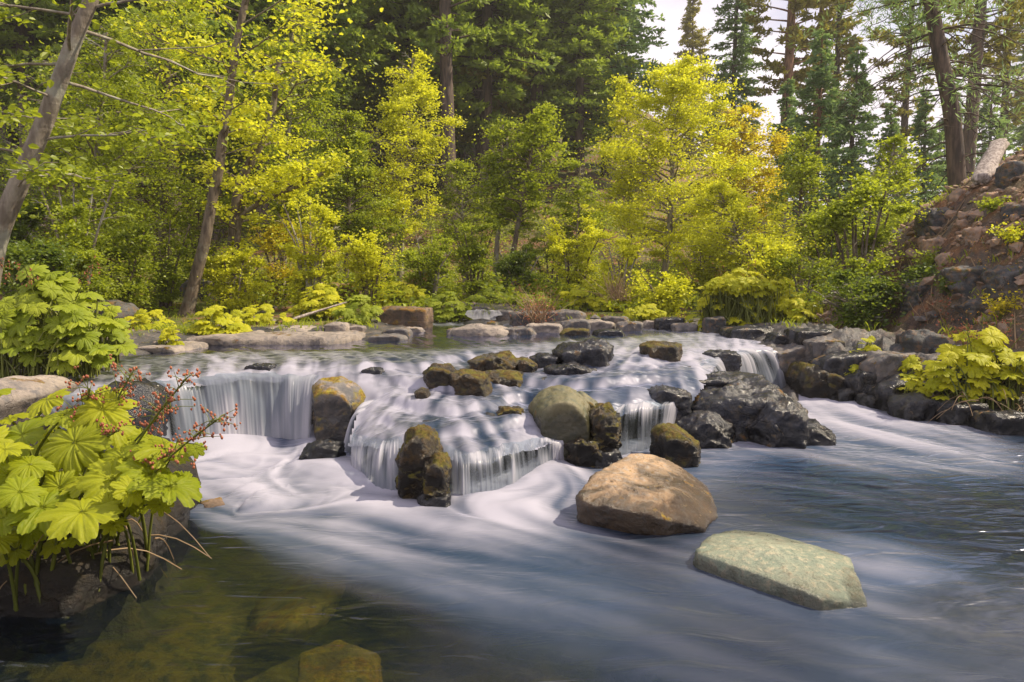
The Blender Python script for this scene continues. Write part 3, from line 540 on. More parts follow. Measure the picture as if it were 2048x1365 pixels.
# tan boulder: explicit ridges
tan = pix((1150, 992, 3.55), (1180, 955, 3.75), (1225, 925, 3.95), (1262, 908, 4.1), (1325, 911, 4.15), (1368, 936, 4.1), (1412, 975, 3.95), (1422, 1000, 3.7), (1434, 1030, 3.65), (1160, 1000, 3.5), (1210, 975, 3.62),
          (1300, 1030, 3.33), (1410, 1055, 3.42), (1230, 975, 3.55), (1330, 990, 3.5), (1190, 1015, 3.45), (1300, 1048, 3.4), (1380, 1056, 3.4))
tan += [np.array([p[0], p[1] + .15, -.35]) for p in pix((1170, 1005, 3.5), (1290, 1045, 3.4), (1405, 1060, 3.4), (1430, 1030, 3.7), (1230, 1000, 4.1), (1400, 990, 4.2))]
rock_obj('tan_boulder', [tan], 'tan', 'big angular tan and orange boulder in the middle of the pool, dry on top', 'boulder', sub=6, p=60, amp=.045, freq=4, fine=.01, seed=3)
gr = pix((1392, 1085, 3.05), (1412, 1062, 3.2), (1470, 1048, 3.35), (1530, 1052, 3.32), (1600, 1072, 3.22), (1650, 1085, 3.1), (1698, 1102, 2.98), (1712, 1140, 2.8), (1735, 1190, 2.62), (1640, 1180, 2.6), (1560, 1150, 2.72), (1470, 1120, 2.85), (1400, 1095, 2.98),
         (1560, 1085, 2.95), (1640, 1110, 2.85), (1480, 1080, 3.05))
gr += [p + np.array([dx, dy, -.16]) for p, dx, dy in zip(pix((1390, 1100, 3.0), (1470, 1125, 2.83), (1560, 1155, 2.7), (1640, 1188, 2.58), (1735, 1200, 2.6), (1700, 1110, 3.0), (1600, 1072, 3.25), (1470, 1048, 3.4)), (-.03, -.02, -.02, -.02, .02, .03, 0, 0), (-.03,) * 5 + (.03,) * 3)]
gr = [p + np.array([0, 0, -.028]) for p in gr]
rock_obj('green_slab', [gr], 'green', 'pale green flat topped slab lying low in the foreground water', 'boulder', sub=6, p=60, amp=.024, freq=5, fine=.008, seed=8)
b1 = outline([(622, 770), (640, 757), (680, 754), (712, 770), (735, 795), (736, 812), (712, 840), (705, 885), (660, 870), (632, 835)], 5.55, .5, sink=.2)
rock_obj('mossy_boulder', [b1], 'greyb', 'grey boulder with yellow moss on its right, at the right end of the left waterfall', 'boulder', sub=6, p=40, amp=.06, freq=4, seed=11, fine=.008, cut=3)
rock_obj('mossy_boulder', [outline([(806, 880), (822, 860), (850, 856), (872, 872), (884, 905), (862, 950), (830, 975), (800, 960), (794, 925)], 4.08, .32), outline([(850, 925), (872, 908), (898, 920), (903, 950), (885, 985), (858, 992), (845, 965)], 3.93, .25)], 'darkmoss', 'brown mossy two humped rock splitting the middle waterfall', 'boulder', amp=.13, p=30, freq=4, fine=.012, seed=21, ridge=True, sub=6)
rock_obj('olive_boulder', [outline([(1058, 818), (1080, 788), (1122, 774), (1152, 783), (1176, 810), (1192, 845), (1185, 885), (1110, 885), (1066, 855)], 4.95, .55, sink=.1), outline([(1145, 790), (1165, 784), (1196, 806), (1208, 850), (1170, 850)], 5.15, .3)], 'olive', 'smooth olive green domed boulder between the middle and right hand curtains', 'boulder', sub=6, amp=.045, p=24, seed=31, fine=.006, freq=4)
rock_obj('dark_rock', [outline([(1175, 835), (1195, 815), (1225, 812), (1240, 840), (1232, 885), (1200, 905), (1172, 890)], 4.85, .35), outline([(1120, 880), (1160, 868), (1200, 880), (1215, 905), (1160, 915), (1125, 905)], 4.75, .3)], 'darkmoss', 'small black wet rock with brown moss leaning on the olive boulder', amp=.14, p=30, seed=36, freq=5, fine=.015, ridge=True, sub=6)
rock_obj('mossy_boulder', [outline([(1303, 870), (1318, 852), (1350, 850), (1372, 868), (1398, 885), (1400, 912), (1370, 925), (1320, 905)], 4.85, .35)], 'darkmoss', 'round dark rock capped with golden moss directly behind the tan boulder', 'boulder', amp=.09, seed=42, p=30, freq=4, ridge=True, fine=.012)
# large wet bedrock mass
hs = [outline([(1348, 800), (1380, 775), (1440, 766), (1530, 768), (1560, 795), (1604, 818), (1616, 860), (1580, 884), (1440, 884), (1372, 868), (1345, 830)], 5.85, .9, sink=.3),
      outline([(1300, 765), (1360, 752), (1440, 750), (1520, 752), (1545, 775), (1460, 800), (1370, 800)], 6.2, .6, sink=.3, fs=.8),
      outline([(1560, 850), (1600, 836), (1640, 848), (1672, 878), (1620, 888), (1560, 884)], 5.6, .6, sink=.3),
      outline([(1480, 830), (1520, 800), (1580, 800), (1612, 840), (1580, 884), (1500, 880)], 5.45, .5, sink=.3), outline([(1352, 850), (1400, 815), (1455, 830), (1470, 880), (1400, 890), (1362, 880)], 5.4, .4, sink=.3)]
rock_obj('bedrock_outcrop', hs, 'dark', 'large glossy black water-worn outcrop left of the right hand channel', 'rock', sub=6, amp=.1, p=14, freq=3.6, fine=.007, seed=51, ridge=True, cut=6)
rock_obj('mossy_ledge', [outline([(845, 745), (865, 730), (900, 730), (915, 745), (900, 765), (865, 762)], YH(880, 768) + .1, .3, sink=.15), outline([(895, 748), (930, 740), (975, 752), (982, 775), (960, 785), (915, 768)], YH(950, 786) + .1, .3, sink=.15)], 'darkmoss', 'long brown moss covered ledge in the middle of the cascade', amp=.1, p=9, seed=60, freq=4, fine=.03)
rock_obj('mossy_rock', [outline([(828, 785), (840, 776), (856, 780), (862, 792), (845, 798)], YH(845, 798) + .05, .15, sink=.1)], 'darkmoss', 'smallest brown rock poking from foam below the mossy ledge', seed=66, amp=.08, sub=4)
rock_obj('wet_ledge', [outline([(1105, 702), (1140, 688), (1190, 684), (1222, 694), (1230, 722), (1180, 732), (1130, 726)], YH(1170, 732) + .15, .5, sink=.2), outline([(1060, 715), (1090, 708), (1120, 715), (1120, 730), (1080, 735)], YH(1090, 735) + .1, .3, sink=.2), outline([(1090, 735), (1140, 728), (1190, 740), (1170, 750), (1110, 748)], YH(1140, 750) + .1, .3, sink=.2)], 'dark', 'black glistening rock ledge at the upper middle of the cascade', amp=.13, p=8, seed=70, freq=4, fine=.03)
rock_obj('wet_ledge', [outline([(935, 722), (960, 712), (1010, 708), (1040, 722), (1020, 742), (960, 740)], YH(990, 743) + .1, .3, sink=.2), outline([(1030, 722), (1050, 716), (1075, 730), (1060, 745), (1035, 742)], YH(1050, 746) + .1, .25, sink=.2)], 'darkmoss', 'low stepped ledge with thin trickles right of the mossy ledge', amp=.12, p=8, seed=76, freq=5, fine=.03)
rock_obj('wet_ledge', [outline([(1280, 690), (1320, 684), (1360, 690), (1365, 705), (1320, 712), (1285, 704)], YH(1320, 713) + .1, .35, sink=.2)], 'darkmoss', 'low rock with an orange moss patch above the right hand cascade', amp=.1, seed=79, p=8, freq=4)
rock_obj('mossy_boulder', [outline([(1586, 755), (1600, 730), (1625, 725), (1650, 742), (1658, 775), (1640, 788), (1590, 782)], 7.6, .6, sink=.3), outline([(1625, 745), (1650, 738), (1675, 750), (1680, 780), (1650, 790)], 7.5, .5, sink=.3)], 'darkmoss', 'brown mossy boulder at the foot of the far right waterfall', 'boulder', amp=.11, seed=83, p=24, freq=4, ridge=True)
rock_obj('brown_rock', [outline([(72, 750), (85, 735), (120, 731), (158, 740), (150, 760), (100, 764)], 6.2, .3, sink=.1)], 'orange', 'small brown rock in still water left of the left waterfall', seed=88, amp=.05)
rock_obj('flat_rock', [outline([(-60, 775), (0, 758), (60, 765), (92, 785), (80, 815), (60, 850), (-40, 870)], 4.7, .7, sink=.3)], 'pale', 'pale flat layered rock at the left edge above the foreground leaves', seed=91, amp=.04)
rock_obj('dark_rock', [outline([(200, 790), (240, 768), (290, 765), (310, 800), (300, 850), (260, 900), (200, 900), (150, 860)], 4.75, .5, sink=.4)], 'dark', 'black sloping wet rock half hidden behind the pink seed heads', seed=95, amp=.09, p=9, freq=4, fine=.02)
rock_obj('dark_rock', [outline([(-80, 1090), (60, 1050), (200, 1060), (275, 1080), (288, 1120), (270, 1165), (120, 1180), (-60, 1200)], 2.85, .6, sink=.3)], 'under', 'wet bank rock coloured black for the shade under the foreground rhubarb plant', seed=99, amp=.08, p=9, freq=4)
rock_obj('dark_rock', [outline([(-40, 960), (60, 900), (180, 900), (280, 940), (330, 990), (345, 1030), (300, 1090), (60, 1100)], 3.4, .9, sink=.3)], 'under', 'broad dark rock the foreground rhubarb plant grows from', seed=101, amp=.08, p=9, freq=4)
rock_obj('submerged_rock', [[Wz(a, b, z) for a, b, z in ((700, 1085, -.2), (690, 1180, -.13), (560, 1270, -.12), (490, 1270, -.2), (620, 1190, -.11), (660, 1240, -.2), (600, 1290, -.3), (520, 1180, -.3))]], 'orange', 'amber rock slanting under the clear water at lower left', seed=103, amp=.04)
rock_obj('submerged_rock', [[Wz(a, b, z) for a, b, z in ((600, 1310, -.16), (680, 1280, -.15), (760, 1310, -.18), (770, 1365, -.22), (700, 1400, -.16), (590, 1380, -.18), (640, 1330, -.3), (720, 1390, -.3))]], 'orange', 'amber rock under water at the bottom edge of the view', seed=104, amp=.05)
rock_obj('submerged_rock', [[Wz(a, b, z) for a, b, z in ((400, 1005, -.0), (440, 995, .01), (455, 1015, .0), (420, 1025, -.0), (390, 1020, -.1), (450, 1010, -.1), (425, 1005, -.12))]], 'orange', 'little amber stone awash at the edge of the foam by the leaves', seed=105, amp=.05, sub=4)

CR = [(1000, 742, 90, 20, 6.75, 'darkmoss', 'small stepped rock just right of the mossy ledge'),   
      (1440, 700, 70, 30, 7.6, 'dark', 'dark rock inside the right hand cascade'), (1540, 715, 50, 50, 8.0, 'dark', 'dark ribs of rock behind the right waterfall'),  
      (1330, 775, 90, 22, 5.95, 'dark', 'flat wet rock at the left foot of the glossy outcrop'), (1020, 815, 50, 14, 5.2, 'darkmoss', 'tiny brown rock left of the olive boulder'), (745, 735, 40, 12, 6.3, 'dark', 'tiny dark rock behind the grey mossy boulder'), (520, 728, 50, 10, 6.5, 'dark', 'thin dark rock just above the left waterfall'),
      (645, 885, 80, 40, 5.3, 'dark', 'dark rock at the foot of the grey mossy boulder'), (870, 985, 60, 30, 3.95, 'dark', 'black wet stone at the foot of the two humped rock'), (1215, 895, 60, 40, 5.0, 'dark', 'black stone in the splash left of the right curtain'), (1330, 880, 50, 40, 5.15, 'dark', 'black stone behind the golden moss capped rock')]
# banks: many individual rocks, each (px, py_of_top, w_px, h_px, Y, material, label)
def simple(px, top, wpx, hpx, Y, mat, label, name='bank_rock', group=None, seed=None, depth=.7, amp=.07, sub=4, flat=1.0, **kw):
    if name in ('bank_rock', 'cascade_rock'):
        if name == 'bank_rock' and px < 1420 and hpx < 34: top += hpx * .12; hpx *= .88; wpx *= 1.12
        Y = float(np.clip(YH(px, top + hpx), Y - 1.8, Y + 2.2)) + .22 * wpx / FPX * Y
    rng = np.random.RandomState(seed if seed is not None else int(px * 7 + top)); k = 9
    an = np.linspace(0, 2 * np.pi, k, endpoint=False) + rng.uniform(-.2, .2, k)
    e = [(px + wpx / 2 * np.sign(math.cos(a)) * abs(math.cos(a)) ** .7 * rng.uniform(.85, 1.05), top + hpx / 2 - hpx / 2 * np.sign(math.sin(a)) * abs(math.sin(a)) ** .7 * rng.uniform(.85, 1.05)) for a in an]
    return rock_obj(name, [outline(e, Y, wpx / FPX * Y * depth, sink=.2, fs=.8)], mat, label, group=group, seed=int(rng.randint(9999)), amp=amp, sub=sub, cut=4, p=14, **kw)
RB = [(1620, 655, 110, 40, 9.6, 'dark', 'flat dark rock at the foot of the dark leafy shrub'), (1500, 652, 120, 26, 9.3, 'dark', 'long low dark slab in front of the tall rhubarb clump'),
      (1590, 690, 110, 34, 8.4, 'grey', 'tilted pale brown slab right above the far right waterfall'), (1680, 700, 110, 60, 8.1, 'dark', 'dark boulder behind the brown mossy boulder on the right bank'),
      (1780, 700, 130, 50, 8.0, 'grey', 'broad grey bedrock hump below the right slope'), (1730, 740, 90, 50, 7.6, 'dark', 'dark cracked rock right of the brown mossy boulder'),
      (1700, 775, 80, 28, 7.4, 'dark', 'low dark ledge at the edge of the white channel'), (1800, 755, 120, 60, 7.2, 'dark', 'rounded dark rock in the middle of the right bank'),
      (1760, 785, 90, 34, 7.1, 'dark', 'dark shore rock beside the white channel'), (1830, 790, 110, 50, 6.6, 'dark', 'lumpy dark rock at the waterline left of the yellow clump'),
      (1920, 800, 110, 50, 6.2, 'dark', 'dark waterline rock under the yellow rhubarb clump'), (2010, 820, 110, 50, 5.85, 'dark', 'dark waterline rock at the right edge of the view'),
      (1870, 705, 110, 60, 7.6, 'grey', 'grey rock at the foot of the slope behind the yellow clump'), (1950, 740, 120, 70, 6.8, 'dark', 'dark rock almost hidden behind the yellow rhubarb leaves'),
      (1650, 675, 80, 30, 8.8, 'grey', 'small grey rock beside the dark shrub stems'), (1845, 660, 90, 60, 9.0, 'outcrop', 'shaded rock at the bottom of the brown slope'), (1900, 690, 80, 50, 8.2, 'dark', 'shaded dark rock between the slope and the right bank'),
      (1560, 668, 70, 26, 9.0, 'dark', 'dark flat rock between the tall clump and the waterfall')]
for a in CR: simple(a[0], a[1] + 1, a[2] * 1.15, a[3] + 1, *a[4:], name='cascade_rock', group='wet rocks in the cascade', sub=5, amp=.13, freq=4, fine=.015, ridge=True)
for a in RB: simple(*a, group='rocks of the right bank', ridge=False, sub=5, amp=.1, freq=4, fine=.02)
FB = [(570, 656, 340, 30, 8.9, 'pale', 'long pale shelf of rock along the far left shore'), (320, 684, 170, 20, 8.2, 'pale', 'flat brown shelf left of the long pale shelf'), (675, 642, 46, 24, 9.4, 'pale', 'round cream boulder on the pale shelf'),
      (712, 650, 36, 14, 9.5, 'pale', 'small flat cream stone right of the round boulder'), (795, 655, 60, 18, 9.7, 'grey', 'dark edged flat stone at the tip of the shelf'), (775, 668, 70, 14, 9.2, 'grey', 'low stone awash at the tip of the shelf'),
      (828, 654, 46, 10, 10.3, 'pale', 'small pale stone standing alone in still water'), (810, 612, 120, 40, 11.2, 'orange', 'big orange and grey block at the far shore'), (960, 648, 110, 24, 10.6, 'pale', 'pale ledge in front of the small distant waterfall'),
      (1030, 652, 70, 18, 10.4, 'grey', 'low grey rock right of the pale ledge'), (920, 655, 50, 14, 10.8, 'grey', 'dark little rock left of the pale ledge'), (925, 618, 40, 24, 13.2, 'grey', 'dark rock left of the small distant waterfall'), (960, 612, 40, 12, 14.6, 'grey', 'flat rock at the top of the small distant waterfall'),
      (1010, 616, 34, 26, 13.0, 'grey', 'upright rock right of the small distant waterfall'), (1060, 618, 80, 32, 12.4, 'grey', 'wide grey boulder right of the distant waterfall'), (1120, 618, 90, 26, 12.8, 'grey', 'flat topped grey rock at the far shore centre'),
      (1090, 645, 70, 20, 10.8, 'pale', 'pale low rock at the far waterline'), (1150, 636, 60, 26, 11.4, 'grey', 'dark grey stone at the far waterline centre'), (1190, 638, 70, 22, 11.0, 'pale', 'light stone with a dark hollow at the far shore'), (1150, 655, 60, 16, 10.3, 'darkmoss', 'low mossy stone in front of the far shore rocks'),
      (1230, 630, 50, 20, 11.6, 'grey', 'grey block behind the light hollow stone'), (1260, 640, 50, 22, 11.0, 'grey', 'grey rock beside the small rhubarb patch at the far shore'), (1340, 630, 60, 30, 11.0, 'dark', 'dark rock behind the small rhubarb patch'), (1220, 658, 60, 14, 10.2, 'dark', 'black low rock at the right end of the far shore rocks'), 
      (1370, 645, 50, 18, 10.6, 'grey', 'grey rock left of the tall rhubarb clump'), (1430, 632, 50, 34, 9.6, 'outcrop', 'grey pointed stone in front of the tall rhubarb stems'), (1300, 640, 34, 16, 11.2, 'pale', 'small light stone right of the small rhubarb patch'),
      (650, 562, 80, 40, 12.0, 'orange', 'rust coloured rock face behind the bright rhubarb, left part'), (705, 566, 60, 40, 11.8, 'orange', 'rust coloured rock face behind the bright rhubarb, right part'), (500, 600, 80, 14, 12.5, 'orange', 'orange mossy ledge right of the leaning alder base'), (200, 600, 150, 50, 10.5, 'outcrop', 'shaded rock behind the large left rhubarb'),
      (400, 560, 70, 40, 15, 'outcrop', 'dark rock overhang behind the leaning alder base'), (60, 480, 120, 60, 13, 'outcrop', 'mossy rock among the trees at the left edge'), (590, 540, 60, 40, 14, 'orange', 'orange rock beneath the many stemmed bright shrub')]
for a in FB: simple(*a, group='rocks of the far shore', amp=.09, sub=5, freq=3.5, fine=.015)
# slope rocks
def on_slope(px, py):
    """first hit of the pixel ray with the ground, between 6 and 20 m"""
    Ys = np.linspace(5.5, 22, 400); d = ray(px, py); t = Ys / d[1]; x = d[0] * t; z = CH + d[2] * t; g_ = ground(x, Ys); k = np.argmax(z < g_)
    return (x[k], Ys[k], g_[k]) if z[k] < g_[k] else None
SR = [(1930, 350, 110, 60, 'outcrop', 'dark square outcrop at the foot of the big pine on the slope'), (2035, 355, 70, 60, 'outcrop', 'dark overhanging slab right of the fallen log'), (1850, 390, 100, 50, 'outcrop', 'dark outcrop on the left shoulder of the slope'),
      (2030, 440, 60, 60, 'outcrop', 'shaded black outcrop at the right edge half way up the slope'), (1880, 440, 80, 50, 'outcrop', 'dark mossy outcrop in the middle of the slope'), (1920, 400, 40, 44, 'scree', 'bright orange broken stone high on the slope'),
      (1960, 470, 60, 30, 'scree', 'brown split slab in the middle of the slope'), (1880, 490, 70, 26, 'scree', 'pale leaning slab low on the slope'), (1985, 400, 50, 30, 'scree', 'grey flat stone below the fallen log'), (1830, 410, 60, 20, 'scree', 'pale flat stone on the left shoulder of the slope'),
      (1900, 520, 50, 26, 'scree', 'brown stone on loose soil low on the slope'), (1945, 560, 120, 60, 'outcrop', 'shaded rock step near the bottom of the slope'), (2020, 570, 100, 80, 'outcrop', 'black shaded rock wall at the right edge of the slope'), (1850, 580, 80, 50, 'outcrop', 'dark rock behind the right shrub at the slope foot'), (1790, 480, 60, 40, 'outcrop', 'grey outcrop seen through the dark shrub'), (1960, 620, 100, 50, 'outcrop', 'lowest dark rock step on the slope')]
for px, py, w_, h_, m_, lab in SR:
    q = on_slope(px, py)
    if q is not None: simple(px, py - h_ / 2, w_, h_, q[1] + .1, m_, lab, name='slope_rock', group='rocks on the right slope', amp=.16, sub=5, freq=4.5, fine=.025, ridge=True)
rng = np.random.RandomState(5); mb = MB(); D1, F1 = ico(1)
for k in range(4200):
    xx = rng.uniform(5.2, 10.5); yy = rng.uniform(6.5, 14.5)
    s = .03 * rng.pareto(1.9) + .02; s = min(s, .11); V = D1 * s * rng.uniform(.5, 1.4, 3) * np.array([1, 1, .5]); V *= rng.uniform(.75, 1.2, (len(D1), 1))
    a = rng.uniform(0, 6.3); R = np.array([[math.cos(a), -math.sin(a), 0], [math.sin(a), math.cos(a), 0], [0, 0, 1]]); t = rng.uniform(-.7, .7); R = R @ np.array([[math.cos(t), 0, math.sin(t)], [0, 1, 0], [-math.sin(t), 0, math.cos(t)]])
    mb.add(V @ R.T + np.array([xx, yy, 0]), T=F1)
V = np.concatenate(mb.V); cen = V.reshape(-1, len(D1), 3).mean(1); zz = np.repeat(ground(cen[:, 0], cen[:, 1]), len(D1)); V[:, 2] += zz; mb.V = [V]
o = mb.obj('scree', M['scree'], smooth=False); o['kind'] = 'stuff'; tag(o, 'loose brown and orange stone chips over the right slope', 'scree')
sb = MB()
for k in range(420):
    xx = rng.uniform(5.2, 10.5); yy = rng.uniform(6.5, 14.5); a = rng.uniform(0, 6.3); L_ = rng.uniform(.1, .55); q = [np.array([xx + math.cos(a) * L_ * t, yy + math.sin(a) * L_ * t, 0]) for t in (0, .5, 1)]
    for p in q: p[2] = gz(p[0], p[1]) + rng.uniform(.005, .05)
    sb.tube(np.array(q), [.006, .009, .004], 4, a=rng.rand())
o = sb.obj('fallen_twigs', M['straw']); o['kind'] = 'stuff'; tag(o, 'dead twigs and roots littering the right slope', 'twigs')
# litter of pebbles on the banks
mb = MB()
for k in range(900):
    xx = rng.uniform(-6.5, 5.6); yy = rng.uniform(5.5, 15)
    s = .02 * rng.pareto(2) + .02; s = min(s, .12); V = D1 * s * rng.uniform(.6, 1.4, 3) * np.array([1, 1, .55]); V *= rng.uniform(.75, 1.2, (len(D1), 1)); mb.add(V + np.array([xx, yy, 0]), T=F1)
V = np.concatenate(mb.V).reshape(-1, len(D1), 3); cen = V.mean(1); dd = seg_dist(cen[:, 0], cen[:, 1], SH, True); ok = (~inside(cen[:, 0], cen[:, 1], SH)) & (dd > .12)
V = V[ok]; cen = cen[ok]; V[:, :, 2] += ground(cen[:, 0], cen[:, 1])[:, None]; F = np.concatenate([F1 + i * len(D1) for i in range(len(V))])
o = mesh_obj('pebbles', V.reshape(-1, 3), [F], M['grey'], smooth=False); o['kind'] = 'stuff'; tag(o, 'small loose stones scattered along both banks', 'stones')

# ------------------------------------------------------------------ Indian rhubarb plants
def rhubarb_leaf_mesh(seed):
    rng = np.random.RandomState(seed); na, nr = 108, 9; lobes = rng.choice([7, 8, 9]); th = np.linspace(0, 2 * np.pi, na, endpoint=False)
    span = th - np.pi; l = np.abs(((th * lobes / (2 * np.pi)) % 1) - .5) * 2          # 1 at the notch, 0 at the lobe tip
    R = 1 - .34 * l ** 2 + .09 * np.abs(np.sin(th * lobes * 2.5)) + .03 * rng.randn(na) + .05 * np.array([perlin(np.array([[math.cos(a) * 4, math.sin(a) * 4, seed + 3.]]))[0] for a in th])
    R *= 1 + .12 * np.cos(span) * 0; R = np.where(np.abs(((th + .5 * 2 * np.pi / lobes) + np.pi) % (2 * np.pi) - np.pi) < .0, R * .3, R)
    R *= 1 + .22 * np.array([perlin(np.array([[math.cos(a) * 1.3, math.sin(a) * 1.3, seed]]))[0] for a in th])
    rr = np.linspace(.03, 1, nr) ** .9; V = []; A = []
    cup = rng.uniform(.1, .38); ph = rng.uniform(0, 6.3)
    for r in rr:
        x_ = R * r * np.cos(th); y_ = R * r * np.sin(th)
        z_ = cup * r ** 1.1 - .36 * r ** 2.6 * (1 + .35 * np.sin(2 * th + ph)) + .15 * r * (l - .4) + .03 * r * np.sin(th * lobes * 3 + ph) + .04 * r * r * rng.randn(na) * .3
        V.append(np.stack([x_, y_, z_], 1)); A.append(np.clip(1 - l * 9 * r ** .4 - 0 * r, 0, 1) * .9 + .35 * np.clip(1 - np.abs(((th * lobes * 3 / (2 * np.pi) + r * 2.2 * np.sign(((th * lobes / (2 * np.pi)) % 1) - .5)) % 1) - .5) * 8, 0, 1))
    V = np.concatenate(V); A = np.clip(np.concatenate(A), 0, 1)
    i = (np.arange(nr - 1)[:, None] * na + np.arange(na)[None]); j = (np.arange(nr - 1)[:, None] * na + (np.arange(na)[None] + 1) % na)
    Q = np.stack([i, j, j + na, i + na], 2).reshape(-1, 4); c = len(V); V = np.vstack([V, [[0, 0, 0]]]); A = np.r_[A, 1]
    T = np.stack([np.full(na, c), (np.arange(na) + 1) % na, np.arange(na)], 1)[:, ::-1]
    return V * .5, Q, T, A
LM = [rhubarb_leaf_mesh(s) for s in range(7)]
LEAFME = {}
def leaf_obj(k, mat, parent, pos, size, tilt, az, name='leaf'):
    key = (k, mat)
    if key not in LEAFME:
        V, Q, T, A = LM[k]; o = mesh_obj(name, V, [Q, T], M[mat], attrs={'vein': A}); LEAFME[key] = o
    else:
        o = LEAFME[key].copy(); COL.objects.link(o)
    o.parent = parent; o.location = pos; o.scale = (size, size, size)
    n = Vector((math.sin(tilt) * math.cos(az), math.sin(tilt) * math.sin(az), math.cos(tilt))); q = Vector((0, 0, 1)).rotation_difference(n)
    o.rotation_mode = 'QUATERNION'; from mathutils import Quaternion
    o.rotation_quaternion = q @ Quaternion((0, 0, 1), (pos[0] * 37 + pos[1] * 91) % 6.28); return o
def rhubarb(base, leaves, mat, label, seed=0, rad=.12, stalks=None, straw=0, group='Indian rhubarb clumps', extra=0, name='rhubarb_plant'):
    """leaves: list of (world pos, size). base: world"""
    rng = np.random.RandomState(seed); base = np.asarray(base, float); root = thing(name, label, 'plant', base, group)
    mb = MB()
    for P, s in leaves:
        P = np.asarray(P); rel = P - base; az = math.atan2(rel[1] - .25, rel[0]) + rng.uniform(-.6, .6); tilt = rng.uniform(.1, .95)
        leaf_obj(rng.randint(len(LM)), mat, root, Vector(rel), s, tilt, az)
        b = np.array([rng.uniform(-rad, rad), rng.uniform(-rad, rad), -.08]); b[:2] += rel[:2] * .3
        t = np.linspace(0, 1, 7)[:, None]; c = b * (1 - t) + rel * t; c[:, 2] += .12 * np.sin(t[:, 0] * np.pi) * rng.uniform(.3, 1.2); c[:, :2] -= (rel - b)[:2] * (np.sin(t * np.pi) * .15)
        mb.tube(c, np.linspace(.0075, .005, 7) * (.6 + s * 2), 6, a=rng.rand())
    for k in range(extra):
        b = np.array([rng.uniform(-rad, rad), rng.uniform(-rad, rad) * .7, -.08]); e = b + np.array([rng.normal(0, .08), rng.normal(0, .08), rng.uniform(.4, .85) * max(.3, max(l[0][2] for l in leaves) - base[2])])
        t = np.linspace(0, 1, 5)[:, None]; mb.tube(b * (1 - t) + e * t, .006, 5, a=rng.rand())
    mb.obj('stems', M['stalk'], root)
    if straw:
        sb = MB()
        for k in range(straw):
            b = np.array([rng.uniform(-rad, rad) * 1.5, rng.uniform(-rad, rad) * 1.2, rng.uniform(0, .2)]); a = rng.uniform(0, 6.3); L_ = rng.uniform(.12, .38); t = np.linspace(0, 1, 6)[:, None]
            e = b + np.array([math.cos(a) * L_, math.sin(a) * L_ - .05, -rng.uniform(.02, .25)]); c = b * (1 - t) + e * t; c[:, 2] += .06 * np.sin(t[:, 0] * np.pi); sb.tube(c, np.linspace(.004, .002, 6), 4, a=rng.rand())
        sb.obj('dry_stalks', M['straw'], root)
    return root
# foreground plant: leaves placed one by one (px, py, Y, size m)
FP = [(205, 820, 2.7, .24), (95, 800, 2.85, .2), (150, 885, 2.6, .3), (45, 870, 2.7, .24), (215, 850, 2.8, .26), (330, 900, 2.55, .26), (250, 920, 2.55, .24), (300, 950, 2.45, .24), (340, 975, 2.4, .24), (225, 960, 2.45, .24),
      (85, 1015, 2.4, .25), (165, 1025, 2.3, .27), (20, 950, 2.5, .22), (-20, 1000, 2.4, .24), (5, 1035, 2.35, .16), (120, 975, 2.5, .16), (228, 1050, 2.4, .1), (392, 898, 2.5, .08), (370, 965, 2.5, .14), (60, 900, 2.95, .22), (20, 840, 3.0, .22), (110, 850, 2.95, .24),
      (-50, 900, 2.6, .28), (-60, 1060, 2.4, .26), (180, 930, 2.75, .2), (70, 960, 2.75, .2), (270, 880, 2.85, .2), (-20, 790, 3.0, .2), (300, 1000, 2.7, .12), (200, 1000, 2.7, .14), (60, 1060, 2.5, .15), (110, 1090, 2.55, .12), (30, 1100, 2.5, .14), (260, 1000, 2.6, .16), (300, 880, 2.75, .17), (170, 970, 2.5, .17), (60, 930, 2.5, .17), (10, 900, 2.5, .18), (130, 830, 2.7, .17), (260, 980, 2.35, .13), (215, 1010, 2.35, .12), (40, 985, 2.35, .17), (-10, 1080, 2.4, .16), (320, 1010, 2.5, .1), (150, 1080, 2.5, .1)]
base = Wz(140, 1110, .12); base[1] = 2.8; base[0] = (120 - 1024) / FPX * 2.8
r = rhubarb(base, [(W(a, b, Y_), s * .92) for a, b, Y_, s in FP], 'rh', 'large yellow green rhubarb plant with pink seed heads in the left foreground', 5, rad=.2, straw=28, extra=14)
def seedhead(parent, base, p0, p1, seed, n=26, spread=.055):
    rng = np.random.RandomState(seed); mb = MB(); t = np.linspace(0, 1, 12)[:, None]; a = np.asarray(p0) - base; b = np.asarray(p1) - base; c = a * (1 - t) + b * t; c[:, 2] += .05 * np.sin(t[:, 0] * np.pi); mb.tube(c, np.linspace(.006, .0028, 12), 6, a=.3)
    fb = MB(); D, F = ico(1)
    for k in range(n):
        f = rng.uniform(.72, 1.02); q = a * (1 - f) + b * f; q[2] += .05 * math.sin(f * math.pi); e = q + rng.normal(0, spread, 3) * (np.array([1, .6, .8])); e[2] += .012
        mb.tube([q, (q + e) / 2 + [0, 0, .006], e], [.002, .0014, .001], 4, a=.5)
        for j in range(rng.randint(2, 5)): fb.add(D * rng.uniform(.0035, .0062) * np.array([.9, .9, 1.3]) + e + rng.normal(0, .008, 3), T=F, a=rng.rand())
    s = mb.obj('flower_stalk', M['stalk'], parent); q_ = fb.obj('seed_head', M['flower'], s); q_['kind'] = 'stuff'
